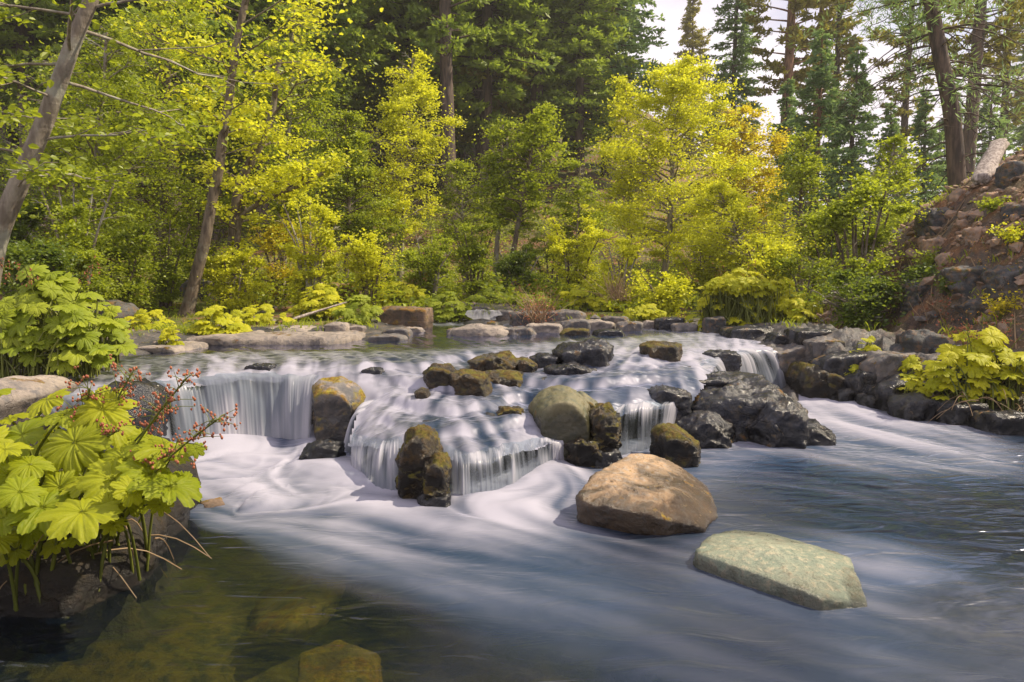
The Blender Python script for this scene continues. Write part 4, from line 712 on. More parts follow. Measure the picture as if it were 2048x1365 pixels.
for k, (p0, p1, n, sp) in enumerate([((170, 1080, 2.7), (375, 755, 2.5), 30, .042), ((150, 1060, 2.75), (340, 815, 2.6), 24, .04), ((200, 1090, 2.6), (432, 842, 2.35), 30, .036), ((120, 1050, 2.8), (180, 780, 2.7), 36, .05), ((130, 1060, 2.7), (265, 745, 2.75), 30, .042), ((170, 1080, 2.55), (345, 905, 2.45), 22, .035), ((120, 1000, 2.7), (240, 860, 2.6), 14, .03)]):
    seedhead(r, base, W(*p0), W(*p1), 40 + k, n, sp)
def clump(px, top, wpx, hpx, Y, n, size, mat, label, seed=0, straw=0, flowers=0, extra=0, depth=.8, skirt=.15):
    """leaf canopy of a bank plant: leaves spread over a dome"""
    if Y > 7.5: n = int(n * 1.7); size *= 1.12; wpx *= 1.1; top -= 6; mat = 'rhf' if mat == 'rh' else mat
    if Y > 7.5: Y = float(np.clip(YH(px, top + hpx), Y - 1.5, Y + 1.8)) + .3 * wpx / FPX * Y
    rng = np.random.RandomState(seed + int(px)); c = W(px, top, Y); w_ = wpx / FPX * Y / 2; zb = W(px, top + hpx, Y)[2]; ztop = c[2]; L_ = []
    for k in range(n):
        a = rng.uniform(0, 2 * np.pi); q = math.sqrt(rng.rand()); xx = c[0] + w_ * q * math.cos(a); yy = Y + w_ * depth * q * math.sin(a)
        hh = zb + (ztop - zb) * ((1 - q ** 2.2) * rng.uniform(.72, 1.05) + .05) ; 
        if k % 3 == 0: hh = zb + (ztop - zb) * rng.uniform(skirt, max(.7, skirt + .2)); yy = Y - w_ * depth * math.sqrt(max(0, 1 - ((xx - c[0]) / w_) ** 2)) * rng.uniform(.7, 1)
        L_.append((np.array([xx, yy, max(hh, gz(xx, yy) + .06)]), size * rng.uniform(.6, 1.15)))
    gb = min(zb, gz(c[0], Y)) if True else zb
    r = rhubarb((c[0], Y, max(gb, zb - .05)), L_, mat, label, seed, rad=w_ * .6, straw=straw, extra=extra)
    if flowers:
        bb = np.array(r.location)
        for k in range(flowers):
            e = np.array([c[0] + rng.uniform(-w_, w_), Y + rng.uniform(-w_, w_) * .5, ztop + rng.uniform(.02, .18)]); seedhead(r, bb, np.array([c[0], Y, zb]), e, seed + k, 14, .05)
    return r
clump(95, 548, 290, 180, 5.6, 95, .24, 'rhg', 'large green rhubarb clump on the left bank above the foreground plant', 1, extra=60, flowers=3, depth=.6)
clump(205, 600, 70, 120, 6.3, 12, .22, 'rhg', 'narrow stalky rhubarb at the right end of the large left clump', 2, extra=40)
clump(430, 622, 100, 62, 8.2, 30, .17, 'rh', 'small rhubarb clump hanging over the brown shelf below the leaning alder', 3)
clump(300, 628, 110, 40, 8.8, 18, .17, 'rh', 'low rhubarb patch on the shelf left of the leaning alder base', 4)
clump(345, 662, 44, 46, 8.1, 9, .1, 'rh', 'tiny yellow plant sprouting at the edge of the brown shelf', 5)
clump(640, 580, 110, 66, 9.9, 44, .19, 'rh', 'tallest bright rhubarb clump behind the round cream boulder', 6)
clump(715, 603, 76, 52, 9.7, 26, .17, 'rhg', 'round dark green rhubarb right of the cream boulder', 7)
clump(520, 618, 110, 40, 9.6, 22, .16, 'rh', 'low bright rhubarb patch on the long pale shelf', 8)
clump(800, 572, 110, 44, 12.3, 44, .18, 'rh', 'bright rhubarb on top of the big orange block', 9, flowers=5)
clump(895, 590, 84, 62, 11.0, 40, .18, 'rhg', 'rhubarb spilling over left of the small distant waterfall', 10)
clump(985, 590, 110, 24, 15.2, 30, .19, 'rhg', 'rhubarb row behind the small distant waterfall', 11)
clump(1065, 592, 80, 26, 14.0, 22, .18, 'rhg', 'rhubarb right behind the wide grey boulder', 12, flowers=4)
clump(1172, 572, 92, 56, 11.9, 44, .19, 'rh', 'dome shaped rhubarb at the right of the far shore', 13)
clump(1210, 600, 50, 26, 11.4, 14, .15, 'rh', 'small offshoot right of the dome shaped rhubarb', 14)
clump(1292, 617, 70, 34, 10.8, 24, .15, 'rh', 'small bright rhubarb patch among the far shore rocks', 15)
clump(1340, 640, 46, 22, 10.2, 10, .13, 'rh', 'few rhubarb leaves left of the tall clump', 16)
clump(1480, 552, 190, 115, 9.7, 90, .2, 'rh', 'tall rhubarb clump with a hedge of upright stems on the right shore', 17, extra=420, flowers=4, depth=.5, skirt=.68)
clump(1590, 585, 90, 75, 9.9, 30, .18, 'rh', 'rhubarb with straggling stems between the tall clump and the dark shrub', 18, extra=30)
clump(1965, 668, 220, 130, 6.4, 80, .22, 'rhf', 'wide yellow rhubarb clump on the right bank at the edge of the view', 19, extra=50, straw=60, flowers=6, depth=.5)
clump(1845, 705, 90, 70, 6.9, 20, .17, 'rhf', 'loose yellow rhubarb left of the wide right clump', 20)
clump(1825, 750, 76, 60, 6.5, 12, .14, 'rhf', 'small yellow rhubarb drooping over the waterline on the right bank', 21)
clump(1735, 672, 44, 60, 7.8, 10, .1, 'rh', 'slender yellow sprig growing from a crack in the right bank', 22)
clump(1705, 735, 50, 34, 7.6, 8, .11, 'rh', 'small leaf tuft beside the brown mossy boulder', 23)

# ------------------------------------------------------------------ broadleaf trees
def leafcards(mb, P, size, rng, nb=.8, hexa=False, droop=0.0):
    n = len(P); nn = rng.randn(n, 3) * nb; nn[:, 2] += 1; nn /= np.linalg.norm(nn, axis=1)[:, None]
    a = rng.uniform(0, 2 * np.pi, n); d = np.stack([np.cos(a), np.sin(a), np.full(n, -droop)], 1); d -= (d * nn).sum(1)[:, None] * nn; d /= np.linalg.norm(d, axis=1)[:, None] + 1e-9
    s = np.cross(nn, d); L = (size * rng.uniform(.6, 1.25, n))[:, None]; Wd = L * .68
    if hexa:
        V = np.stack([P, P + d * L * .3 + s * Wd * .45 + nn * L * .05, P + d * L * .7 + s * Wd * .38 + nn * L * .04, P + d * L - nn * L * .08, P + d * L * .7 - s * Wd * .38 + nn * L * .04, P + d * L * .3 - s * Wd * .45 + nn * L * .05], 1); k = 6
        i = np.arange(n)[:, None] * 6; Q = np.concatenate([i + [0, 1, 2, 3], i + [0, 3, 4, 5]])
    else:
        V = np.stack([P, P + d * L * .5 + s * Wd * .5 + nn * L * .08, P + d * L - nn * L * .05, P + d * L * .5 - s * Wd * .5 + nn * L * .08], 1); k = 4; i = np.arange(n)[:, None] * 4; Q = i + [0, 1, 2, 3]
    mb.add(V.reshape(-1, 3), Q, a=np.repeat(rng.rand(n), k))
def unit(v): return v / (np.linalg.norm(v) + 1e-9)
def broadleaf(name, label, cat, trunks, crown, mat, bark='bark', leaf=.085, nbr=44, nleaf=22000, seed=0, group='broadleaf trees on the far bank', flat=.5, near=False, sub=6, base=None, up=.45, gate=-.02, twig_r=.006):
    """trunks: list of (points, r0, r1). crown: function(h in 0..1 of tree height)->radius; branches leave where it is > 0"""
    rng = np.random.RandomState(seed); b0 = np.array(base if base is not None else trunks[0][0][0], float); root = thing(name, label, cat, b0, group)
    tb = MB(); ends = []; wts = []
    for pts, r0, r1 in trunks:
        P = np.asarray(pts, float); d = np.r_[0, np.cumsum(np.linalg.norm(np.diff(P, axis=0), axis=1))]; n = 26; t = np.linspace(0, d[-1], n)
        C = np.stack([np.interp(t, d, P[:, k]) for k in range(3)], 1)
        for _ in range(2): C[1:-1] = (C[:-2] + 2 * C[1:-1] + C[2:]) / 4
        H = d[-1]; C[1:-1] += .012 * H * np.stack([perlin(v3(t[1:-1] * 1.1, t[1:-1] * 0 + seed, k * 7.)) for k in (0, 1, 2)], 1) * np.array([1, 1, .2])
        rad = r0 + (r1 - r0) * np.linspace(0, 1, n); rad[0] *= 1.5; rad[1] *= 1.15
        tb.tube(C - b0, rad, 10)
        nb_ = max(4, int(nbr / len(trunks)))
        for k in range(nb_):
            f = (k + rng.rand()) / nb_; R = crown(f)
            if R <= 0.02: continue
            i = f * (n - 1); i0 = min(int(i), n - 2); q = C[i0] * (1 - i + i0) + C[i0 + 1] * (i - i0); rr = rad[i0]
            a = k * 2.4 + rng.uniform(-.5, .5); L = R * rng.uniform(.5, 1.3); rise = up * (.5 + f) + rng.uniform(-.15, .2)
            dirv = unit(np.array([math.cos(a), math.sin(a), rise])); m = 8; tt = np.linspace(0, 1, m)[:, None]
            B = q + dirv * L * tt; B[:, 2] -= .18 * L * tt[:, 0] ** 2 * rng.uniform(.2, 1.3); B += np.cumsum(rng.normal(0, .03 * L, (m, 3)), 0) * tt
            br = min(rr * .5, .012 + .014 * L) * (.55 if near else 1); tb.tube(B - b0, np.linspace(br, .004, m), 5)
            for j in range(sub):
                g_ = rng.uniform(.25, 1.0); ii = g_ * (m - 1); j0 = min(int(ii), m - 2); q2 = B[j0] * (1 - ii + j0) + B[j0 + 1] * (ii - j0)
                a2 = a + rng.choice([-1, 1]) * rng.uniform(.4, 1.2); l2 = L * rng.uniform(.22, .45) * (1.25 - .6 * g_); e2 = q2 + np.array([math.cos(a2) * l2, math.sin(a2) * l2, rng.uniform(-.15, .3) * l2])
                mid = (q2 + e2) / 2 + rng.normal(0, .04 * l2 + .01, 3); tb.tube(np.array([q2, mid, e2]) - b0, [max(.004, br * .4), twig_r * .8, .003], 4)
                ends.append((q2, e2, l2)); wts.append(l2 + .15)
            ends.append((B[m // 2], B[-1], L * .5)); wts.append(L * .35 + .1)
    w_ = np.array(wts); w_ *= rng.uniform(.3, 1.7, len(w_)); cnt = rng.multinomial(nleaf, w_ / w_.sum())
    A = np.repeat(np.array([e[0] for e in ends]), cnt, 0); B = np.repeat(np.array([e[1] for e in ends]), cnt, 0); Ls = np.repeat(np.array([e[2] for e in ends]), cnt)
    sgx = np.where(rng.rand(len(A)) < .3, 2.6, .85)[:, None]; t = rng.uniform(.1, 1.12, len(A))[:, None]; Pl = A * (1 - t) + B * t; sg = (.05 + .16 * Ls)[:, None] * sgx
    Pl += rng.randn(len(A), 3) * sg * np.array([1, 1, flat])
    gq = perlin(Pl * 1.5 + seed) + .5 * perlin(Pl * 3.7 + seed); Pl = Pl[gq + rng.uniform(-.12, .12, len(Pl)) > gate]
    tb.obj('trunk', M[bark], root); lb = MB(); leafcards(lb, Pl - b0, leaf, rng, hexa=near); lb.obj('crown', M[mat], root, smooth=False); return root
def prof(*pts):
    xs = [p[0] for p in pts]; ys = [p[1] for p in pts]; return lambda f: float(np.interp(f, xs, ys))
def tr(px_pts, Y, Y1=None):
    """trunk path from pixels; first point dropped to the ground"""
    n = len(px_pts); P = [W(a, b, Y + ((Y1 - Y) * k / (n - 1) if Y1 else 0)) for k, (a, b) in enumerate(px_pts)]
    P[0][2] = gz(P[0][0], P[0][1]) - .1; return P
PXM = lambda px, Y: px / FPX * Y
BL = 'broadleaf trees on the far bank'
broadleaf('alder_tree', 'thick pale grey leaning alder trunk at the left edge of the view', 'tree', [(tr([(-75, 640), (0, 468), (70, 285), (128, 140), (172, 45), (235, -160)], 6.2), .105, .05)], prof((0, 0), (.35, 0), (.4, 1.0), (.8, 1.8), (1, .9)), 'lf_mid', leaf=.07, nbr=26, nleaf=4200, seed=1, near=True, flat=.5, up=.15)
broadleaf('alder_tree', 'tall slender alder with spotted bark leaning right above the left shelf', 'tree', [(tr([(368, 632), (410, 480), (440, 330), (460, 170), (490, 0), (520, -170)], 12.3), .11, .045)], prof((0, 0), (.3, 0), (.4, 1.1), (.75, 2.0), (1, 1.2)), 'lf_yel', bark='barkd', leaf=.09, nbr=40, nleaf=7500, seed=2, near=True)
broadleaf('alder_tree', 'dark crooked alder just right of the spotted alder, one limb reaching right', 'tree', [(tr([(450, 600), (470, 450), (478, 360), (500, 330), (540, 250), (560, 120)], 13.6), .15, .04), (tr([(455, 595), (480, 430), (540, 395), (600, 372), (650, 345)], 13.4), .07, .03)], prof((0, 0), (.35, 0), (.45, 1.1), (.8, 1.5), (1, .6)), 'lf_yel', bark='barkd', leaf=.09, nbr=36, nleaf=12000, seed=3)
def stems(px, Y, n, spread, top, rng, r0=.035, basey=600):
    out = []
    for k in range(n):
        dx = (k / (max(1, n - 1)) - .5) * spread + rng.uniform(-8, 8); out.append((tr([(px + dx * .15, basey), (px + dx * .45, basey + (top - basey) * .45), (px + dx, top + abs(dx) * .3 + rng.uniform(-10, 20))], Y, Y + rng.uniform(-.4, .4)), r0, .01))
    return out
# (px, Y, top, widthpx, mat, label, nleaf, lowest crown fraction, trunk px path or None, bark)
TL = [(700, 17, [(690, 570), (698, 430), (690, 235)], 165, 'lf_mid', 'bushy mid green alder left of the pointed alder', 20000, .3), (810, 18.5, [(798, 570), (806, 430), (813, 300), (826, 118)], 185, 'lf_yel', 'tall pointed yellow green alder left of the bare conifer trunk', 26000, .28),
      (1000, 17, [(988, 590), (997, 430), (1006, 245)], 120, 'lf_mid', 'thin pale trunked alder, left one of the pair behind the distant waterfall', 9000, .45), (1075, 16.6, [(1006, 590), (1040, 430), (1078, 222)], 150, 'lf_mid', 'alder leaning right, right one of the pair behind the distant waterfall', 15000, .4),
      (1340, 17.5, [(1325, 560), (1345, 400), (1343, 260), (1352, 135)], 290, 'lf_yel', 'brightest and widest yellow alder right of centre', 42000, .22), (1250, 18.5, [(1262, 560), (1258, 330), (1250, 160)], 120, 'lf_yel', 'narrow alder touching the left side of the brightest alder', 9000, .4),
      (1480, 19.5, [(1500, 570), (1490, 400), (1482, 228)], 190, 'lf_gold', 'golden round topped tree right of the brightest alder', 26000, .3), (1470, 14, [(1500, 560), (1478, 480), (1440, 385)], 190, 'lf_yel', 'low spreading bright tree with a dark forked trunk beside the tall rhubarb', 20000, .2),
      (1560, 14.5, [(1550, 570), (1562, 480), (1574, 410)], 60, 'lf_yel', 'thin dark stemmed sapling left of the olive tree', 3000, .4), (1605, 16, [(1602, 580), (1600, 430), (1606, 275)], 130, 'lf_mid', 'sparse olive tree with bare twigs at its top, left of the dark shrub', 9500, .3),
      (1740, 12, [(1735, 560), (1760, 430), (1790, 285)], 120, 'lf_mid', 'airy sapling rising above the dark shrub in front of the slope', 6000, .45), (200, 12.5, [(170, 560), (190, 350), (215, 60)], 280, 'lf_mid', 'shaded leafy alder filling the upper left behind the leaning trunk', 26000, .2),
      (330, 15, [(320, 590), (330, 300), (345, -20)], 260, 'lf_mid', 'slender stemmed alder between the two left trunks', 26000, .2), (580, 16, [(560, 590), (575, 300), (590, 20)], 230, 'lf_mid', 'tall leafy alder right of the dark crooked alder', 22000, .25),
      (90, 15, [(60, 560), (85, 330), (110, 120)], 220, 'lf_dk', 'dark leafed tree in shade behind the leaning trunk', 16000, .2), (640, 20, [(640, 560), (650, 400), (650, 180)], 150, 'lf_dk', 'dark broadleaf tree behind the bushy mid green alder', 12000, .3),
      (930, 21, [(930, 570), (925, 450), (920, 330)], 130, 'lf_mid', 'short green alder below the bare conifer trunk', 12000, .25), (1150, 20, [(1150, 580), (1155, 470), (1160, 330)], 130, 'lf_mid', 'green alder between the leaning pair and the brightest alder', 12000, .25)]
rng = np.random.RandomState(77)
for k, (px, Y_, path, wpx, mat, lab, nl, lo) in enumerate(TL):
    R = PXM(wpx, Y_) / 2; P = tr(path, Y_); Hh = P[-1][2] - P[0][2]
    broadleaf('alder_tree' if 'alder' in lab else 'broadleaf_tree', lab, 'tree', [(P, .03 + .012 * Hh, .02)], prof((0, 0), (lo - .04, 0), (lo, R * .7), (lo + .25, R), (.7, R * .85), (1, R * .25)), mat, bark='bark' if k % 3 else 'barkd', leaf=.07 if Y_ > 15 else .06, nbr=int(60 + Hh * 5), nleaf=int(nl * 1.75), seed=100 + k, sub=7)
SL = [(620, 13, 400, 200, 560, 7, 'lf_yel', 'bright many stemmed shrub above the rust coloured rocks', 13000), (740, 13.5, 470, 110, 590, 4, 'lf_yel', 'bright yellow shrub right of the rust coloured rocks', 6500), (150, 10.5, 330, 230, 600, 5, 'lf_mid', 'green understory shrub left of the leaning alder', 13000),
      (245, 11.5, 450, 150, 610, 4, 'lf_mid', 'low leafy shrub behind the large left rhubarb', 8000), (60, 9, 480, 160, 640, 4, 'lf_dk', 'dark shrub at the left edge above the large left rhubarb', 8000), (330, 13, 420, 120, 620, 4, 'lf_mid', 'slim shrub with dark stems left of the spotted alder', 7000), (470, 12.8, 500, 150, 610, 5, 'lf_yel', 'yellow shrub right of the spotted alder base', 8500),
      (560, 14.5, 440, 150, 600, 4, 'lf_gold', 'orange tinged shrub between the alder and the many stemmed shrub', 7000), (860, 15, 470, 130, 590, 5, 'lf_mid', 'green shrub left of the distant waterfall', 9000), (950, 16, 430, 120, 590, 5, 'lf_mid', 'taller shrub just behind the distant waterfall', 10000),
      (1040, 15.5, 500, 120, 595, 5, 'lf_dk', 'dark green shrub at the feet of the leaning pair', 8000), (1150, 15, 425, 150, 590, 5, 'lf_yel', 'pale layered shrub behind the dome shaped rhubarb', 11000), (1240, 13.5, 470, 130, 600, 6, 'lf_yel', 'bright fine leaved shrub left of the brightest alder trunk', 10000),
      (1330, 12.2, 540, 110, 625, 4, 'lf_yel', 'low bright shrub behind the small rhubarb patch', 6000), (1400, 14.5, 480, 130, 600, 5, 'lf_yel', 'bright shrub right of the brightest alder trunk', 10000), (1530, 12.5, 470, 120, 600, 5, 'lf_yel', 'bright shrub behind the tall rhubarb clump', 8000), (1610, 12.5, 500, 110, 610, 4, 'lf_mid', 'olive shrub between the tall rhubarb and the dark shrub', 6500),
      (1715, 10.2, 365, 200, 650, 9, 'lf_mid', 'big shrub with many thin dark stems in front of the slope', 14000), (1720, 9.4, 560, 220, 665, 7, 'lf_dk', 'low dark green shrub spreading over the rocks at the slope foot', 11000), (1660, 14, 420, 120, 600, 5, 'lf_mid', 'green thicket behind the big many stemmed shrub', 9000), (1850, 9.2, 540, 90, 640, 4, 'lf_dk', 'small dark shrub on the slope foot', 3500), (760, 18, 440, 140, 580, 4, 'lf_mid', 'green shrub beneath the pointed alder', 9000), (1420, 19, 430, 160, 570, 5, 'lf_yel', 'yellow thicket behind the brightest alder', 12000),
      (400, 16, 380, 170, 590, 5, 'lf_mid', 'green thicket behind the spotted alder', 10000), (20, 12, 400, 160, 590, 4, 'lf_dk', 'shaded shrub behind the leaning trunk at the left edge', 8000), (1100, 18, 470, 110, 590, 4, 'lf_mid', 'small green shrub right of the leaning pair', 7000), (1790, 14.5, 430, 130, 560, 5, 'lf_mid', 'green shrub on the left shoulder of the slope', 9000)]
for k, (px, Y_, top, wpx, by, n, mat, lab, nl) in enumerate(SL):
    R = PXM(wpx, Y_) / 2
    broadleaf('shrub', lab, 'shrub', stems(px, Y_, n, wpx * .7, top, rng, r0=.018 + .0012 * Y_, basey=by), prof((0, 0), (.12, 0), (.25, R * .3), (.6, R * .42), (1, R * .25)), mat, bark='barkd' if k % 2 else 'bark', leaf=.055, nbr=60, nleaf=int(nl * 2.0), seed=300 + k, sub=5, group='shrubs along the banks', flat=.45)
# small plants on the slope
for k, (px, py, wpx, mat, lab) in enumerate([(1855, 545, 70, 'lf_mid', 'small green bush at the left foot of the slope'), (1985, 430, 46, 'lf_mid', 'low green weed half way up the slope'), (2025, 500, 60, 'lf_yel', 'yellowish weed at the right edge of the slope'), (1900, 600, 60, 'lf_dk', 'dark weed growing under the lowest rock step'), (2000, 640, 80, 'lf_gold', 'golden weed just above the wide yellow rhubarb'), (1865, 455, 40, 'lf_yel', 'tuft of yellow weed beside the pale leaning slab')]):
    q = on_slope(px, py)
    if q is None: continue
    rng2 = np.random.RandomState(900 + k); R = PXM(wpx, q[1]) / 2; root = thing('weed', lab, 'weed', q, 'weeds on the right slope'); mb = MB(); lb = MB(); ee = []
    for j in range(26):
        e = np.array([rng2.normal(0, R * .6), rng2.normal(0, R * .6), rng2.uniform(.5, 1.3) * R]); mb.tube(np.array([[0, 0, -.03], e * .5 + [0, 0, .03], e]), [.004, .003, .002], 3, a=rng2.rand()); ee.append(e)
    ee = np.array(ee)[rng2.randint(0, 26, 420)] * rng2.uniform(.4, 1.05, (420, 1)) + rng2.normal(0, R * .12, (420, 3)); leafcards(lb, ee, .04, rng2); mb.obj('stems', M['stalk'], root); lb.obj('leaves', M[mat], root, smooth=False)
# dry brush
for k, (px, py, Y_, lab) in enumerate([(1075, 640, 10.6, 'dry reddish bush standing among the far shore rocks'), (1235, 600, 12.5, 'tangle of dry grey brush right of the dome shaped rhubarb'), (880, 400, 22, 'grey dead tangle hanging below the bare conifer trunk'), (1900, 650, 8.3, 'dry brown weeds at the foot of the slope')]):
    rng2 = np.random.RandomState(k); c = W(px, py, Y_); root = thing('dry_bush', lab, 'bush', c, 'dry brush'); mb = MB(); sc = .055 * Y_ / 10 * 10
    for j in range(90):
        b = rng2.normal(0, .1, 3) * np.array([1, 1, .2]); e = b + np.array([rng2.normal(0, .22), rng2.normal(0, .18), rng2.uniform(.15, .5) * (1 if k != 2 else -1)]) * sc * 1.7; m = (b + e) / 2 + rng2.normal(0, .04, 3); mb.tube([b, m, e], [.005, .004, .002], 3, a=rng2.rand())
    mb.obj('twigs', M['straw'], root)
    if k in (0, 3):
        lb = MB(); leafcards(lb, rng2.normal(0, .2, (500, 3)) * sc * 1.3 + [0, 0, .25 * sc], .03, rng2); o_ = lb.obj('seed_heads', M['flower'], root, smooth=False); o_['kind'] = 'stuff'
# slope flowers
rng2 = np.random.RandomState(3); q = [on_slope(a, b) for a, b in [(1960, 520), (1990, 510), (2010, 560), (2035, 530), (1970, 570)]]
mb = MB(); fb = MB()
for c in q:
    if c is None: continue
    for j in range(16):
        b = np.array(c) + rng2.normal(0, .22, 3) * np.array([1, .6, .0]); b[2] = gz(b[0], b[1]); e = b + np.array([rng2.normal(0, .05), rng2.normal(0, .05), rng2.uniform(.08, .25)]); mb.tube([b, (b + e) / 2, e], .002, 3, a=rng2.rand()); leafcards(fb, e + rng2.normal(0, .01, (3, 3)), .02, rng2)
o = mb.obj('wildflowers', M['stalk']); o['kind'] = 'stuff'; tag(o, 'thin green stems of wildflowers on the right slope', 'flowers')
o = fb.obj('flower_heads', M['yflower'], o, smooth=False)

# ------------------------------------------------------------------ conifers
def conifer_parts(seed, H=26, R=3.2, lo=.12, style='fir', dens=1.0, r0=.3):
    rng = np.random.RandomState(seed); tb = MB(); nb = MB(); n = 24; zz = np.linspace(-.5, H, n); C = np.stack([.12 * np.sin(zz * .2 + seed), .1 * np.cos(zz * .17 + seed), zz], 1); tb.tube(C, np.linspace(r0, .03, n), 9)
    z = H * lo; P = []; Dv = []
    while z < H * .99:
        f = (z / H - lo) / (1 - lo); env = R * ((1 - f) ** .75 * (min(1, f * 6 + .35)) if style == 'fir' else (1 - f ** 2.2) * (.45 + .55 * min(1, f * 3)))
        nbk = 6 if style == 'fir' else 5
        for k in range(nbk):
            if rng.rand() < (.08 if style == 'fir' else .25): continue
            a = rng.uniform(0, 6.283); z_ = z; z += rng.uniform(-.2, .2); L = max(.25, env * rng.uniform(.5, 1.15)); m = 7; t = np.linspace(0, 1, m); dr = rng.uniform(.1, .35) * (1 if style == 'fir' else .4); ri = .3 * (f - .3) if style == 'fir' else .25
            B = np.stack([math.cos(a) * L * t, math.sin(a) * L * t, z + L * (ri * t - dr * t ** 2 + .1 * t ** 4)], 1); B[:, :2] += C[np.searchsorted(zz, z) - 1][:2]
            tb.tube(B, np.linspace(.035 + .01 * L, .008, m) * (.8 if style == 'fir' else 1), 4)
            nt = int((L / .085 + 4) * dens); tt = rng.uniform(.15 if style == 'fir' else .45, 1.02, nt); side = rng.choice([-1, 1], nt)
            idx = np.clip(tt * (m - 1), 0, m - 1.001); i0 = idx.astype(int); fr = (idx - i0)[:, None]; Q = B[i0] * (1 - fr) + B[np.minimum(i0 + 1, m - 1)] * fr
            aa = a + side * rng.uniform(.5, 1.1, nt); tl = (.25 + .32 * L * (1.05 - tt)) * rng.uniform(.6, 1.2, nt); dd = np.stack([np.cos(aa), np.sin(aa), rng.uniform(-.45, .05, nt)], 1)
            kk = 5 if style == 'fir' else 6
            for j in range(kk):
                s = (j + .5) / kk; pp = Q + dd * (tl * s)[:, None]
                d2 = dd + rng.normal(0, .45 if style == 'fir' else .8, (nt, 3)); d2[:, 2] += .05 if style == 'fir' else .3; P.append(pp); Dv.append(d2)
            z = z_
        z += rng.uniform(.28, .5) * (1 if style == 'fir' else 1.3)
    P = np.concatenate(P); D_ = np.concatenate(Dv); D_ /= np.linalg.norm(D_, axis=1)[:, None]; n = len(P)
    u = rng.randn(n, 3); u = np.cross(D_, u); u /= np.linalg.norm(u, axis=1)[:, None]; L = rng.uniform(.14, .32, n)[:, None]; Wd = L * rng.uniform(.16, .3, n)[:, None]
    V = np.stack([P, P + D_ * L * .45 + u * Wd, P + D_ * L, P + D_ * L * .45 - u * Wd], 1).reshape(-1, 3); nb.add(V, np.arange(n)[:, None] * 4 + [0, 1, 2, 3], a=np.repeat(rng.rand(n), 4)); return tb, nb
CON = {}
def conifer(kind, px, Y_, label, sc=1., rot=0., mat='ndl', bark='barkc', group='conifers of the forest', name='conifer_tree', lean=0.0, zoff=-.2):
    spec = {'fir1': dict(seed=1, H=27, R=3.4, lo=.1), 'fir2': dict(seed=2, H=25, R=2.9, lo=.14), 'fir3': dict(seed=3, H=30, R=3.6, lo=.18, r0=.36), 'firb': dict(seed=4, H=15, R=3.1, lo=.04), 'pine1': dict(seed=5, H=28, R=2.9, lo=.3, style='pine', r0=.34), 'pine2': dict(seed=6, H=24, R=2.1, lo=.25, style='pine', r0=.26), 'old': dict(seed=9, H=34, R=3.0, r0=.3, dens=.8, lo=.2, style='pine')}[kind]
    X_ = (px - 1024) / FPX * Y_; loc = (X_, Y_, gz(X_, Y_) + zoff); key = (kind, mat, bark); root = thing(name, label, 'tree', loc, group); root.rotation_euler = (0, lean, rot); root.scale = (sc, sc, sc)
    if key not in CON:
        k0 = [k for k in CON if k[0] == kind]
        if k0:
            a, b = CON[k0[0]]; a2 = a.copy(); b2 = b.copy(); a2.data = a.data.copy(); b2.data = b.data.copy(); COL.objects.link(a2); COL.objects.link(b2); a2.data.materials[0] = M[bark]; b2.data.materials[0] = M[mat]; CON[key] = (a2, b2)
        else:
            tb, nb = conifer_parts(**spec); CON[key] = (tb.obj('trunk', M[bark]), nb.obj('crown', M[mat], smooth=False))
        a2, b2 = CON[key]
    else:
        a, b = CON[key]; a2 = a.copy(); b2 = b.copy(); COL.objects.link(a2); COL.objects.link(b2)
    a2.parent = root; b2.parent = root; return root
conifer('old', 900, 27, 'tall conifer with a bare dark trunk above the pointed alder', 1., .4, 'ndl')
CL = [('fir1', 1205, 38, 'fir whose pointed right edge borders the open sky', 1.0, 'ndlb'), ('fir3', 1130, 40, 'tall fir just left of the fir bordering the open sky', 1.0, 'ndlo'), ('fir2', 1070, 38, 'fir with sky showing beside its crown in the upper middle', .8, 'ndl'), ('fir1', 1000, 44, 'distant fir below the patch of blue sky', .72, 'ndlo'),
      ('fir2', 1458, 42, 'pointed fir standing alone right of the sky gap', .78, 'ndlb'), ('pine1', 1560, 36, 'tall pine with an orange trunk right of the lone pointed fir', 1., 'ndlo'), ('pine2', 1620, 40, 'thin pine right of the orange trunked pine', 1., 'ndlo'), ('pine2', 1658, 40, 'bare trunked pine left of the wide sky gap', .95, 'ndlo'),
      ('firb', 1620, 26, 'dense young fir in front of the orange trunked pine', .62, 'ndlb'), ('firb', 1690, 24, 'dense blue green young fir left of the wide sky gap', .55, 'ndlb'), ('firb', 1560, 30, 'young fir behind the golden tree', .55, 'ndlb'), ('pine2', 1795, 38, 'slim sparse pine right of the wide sky gap', .95, 'ndlo'), ('firb', 1830, 26, 'young fir behind the left shoulder of the slope', .42, 'ndlb'),
      ('firb', 1760, 28, 'small fir at the bottom of the wide sky gap', .42, 'ndlb'), ('pine1', 1920, 24, 'green pine just behind the big pine on the slope', .8, 'ndlo'), ('fir2', 2040, 40, 'slender distant fir at the right edge of the view', .7, 'ndlb'), ('firb', 1960, 30, 'fir on the skyline above the fallen log', .5, 'ndlb'), ('firb', 1372, 60, 'distant treetop showing above the brightest alder', .95, 'ndlo'), ('pine1', 1980, 36, 'pine behind the top of the slope', .75, 'ndlo'), ('firb', 1880, 30, 'dark young fir left of the big pine on the slope', .5, 'ndlb'),
      ('fir3', 700, 31, 'large dark fir above the bushy mid green alder', 1.0, 'ndl'), ('fir1', 620, 29, 'large dark fir left of the dark fir above the bushy alder', 1., 'ndl'), ('fir2', 800, 33, 'dark fir directly behind the pointed alder', 1.05, 'ndl'), ('fir1', 860, 38, 'tall fir left of the bare conifer trunk', 1.1, 'ndlo'), ('fir2', 960, 33, 'fir with drooping olive boughs right of the bare conifer trunk', .95, 'ndlo')]
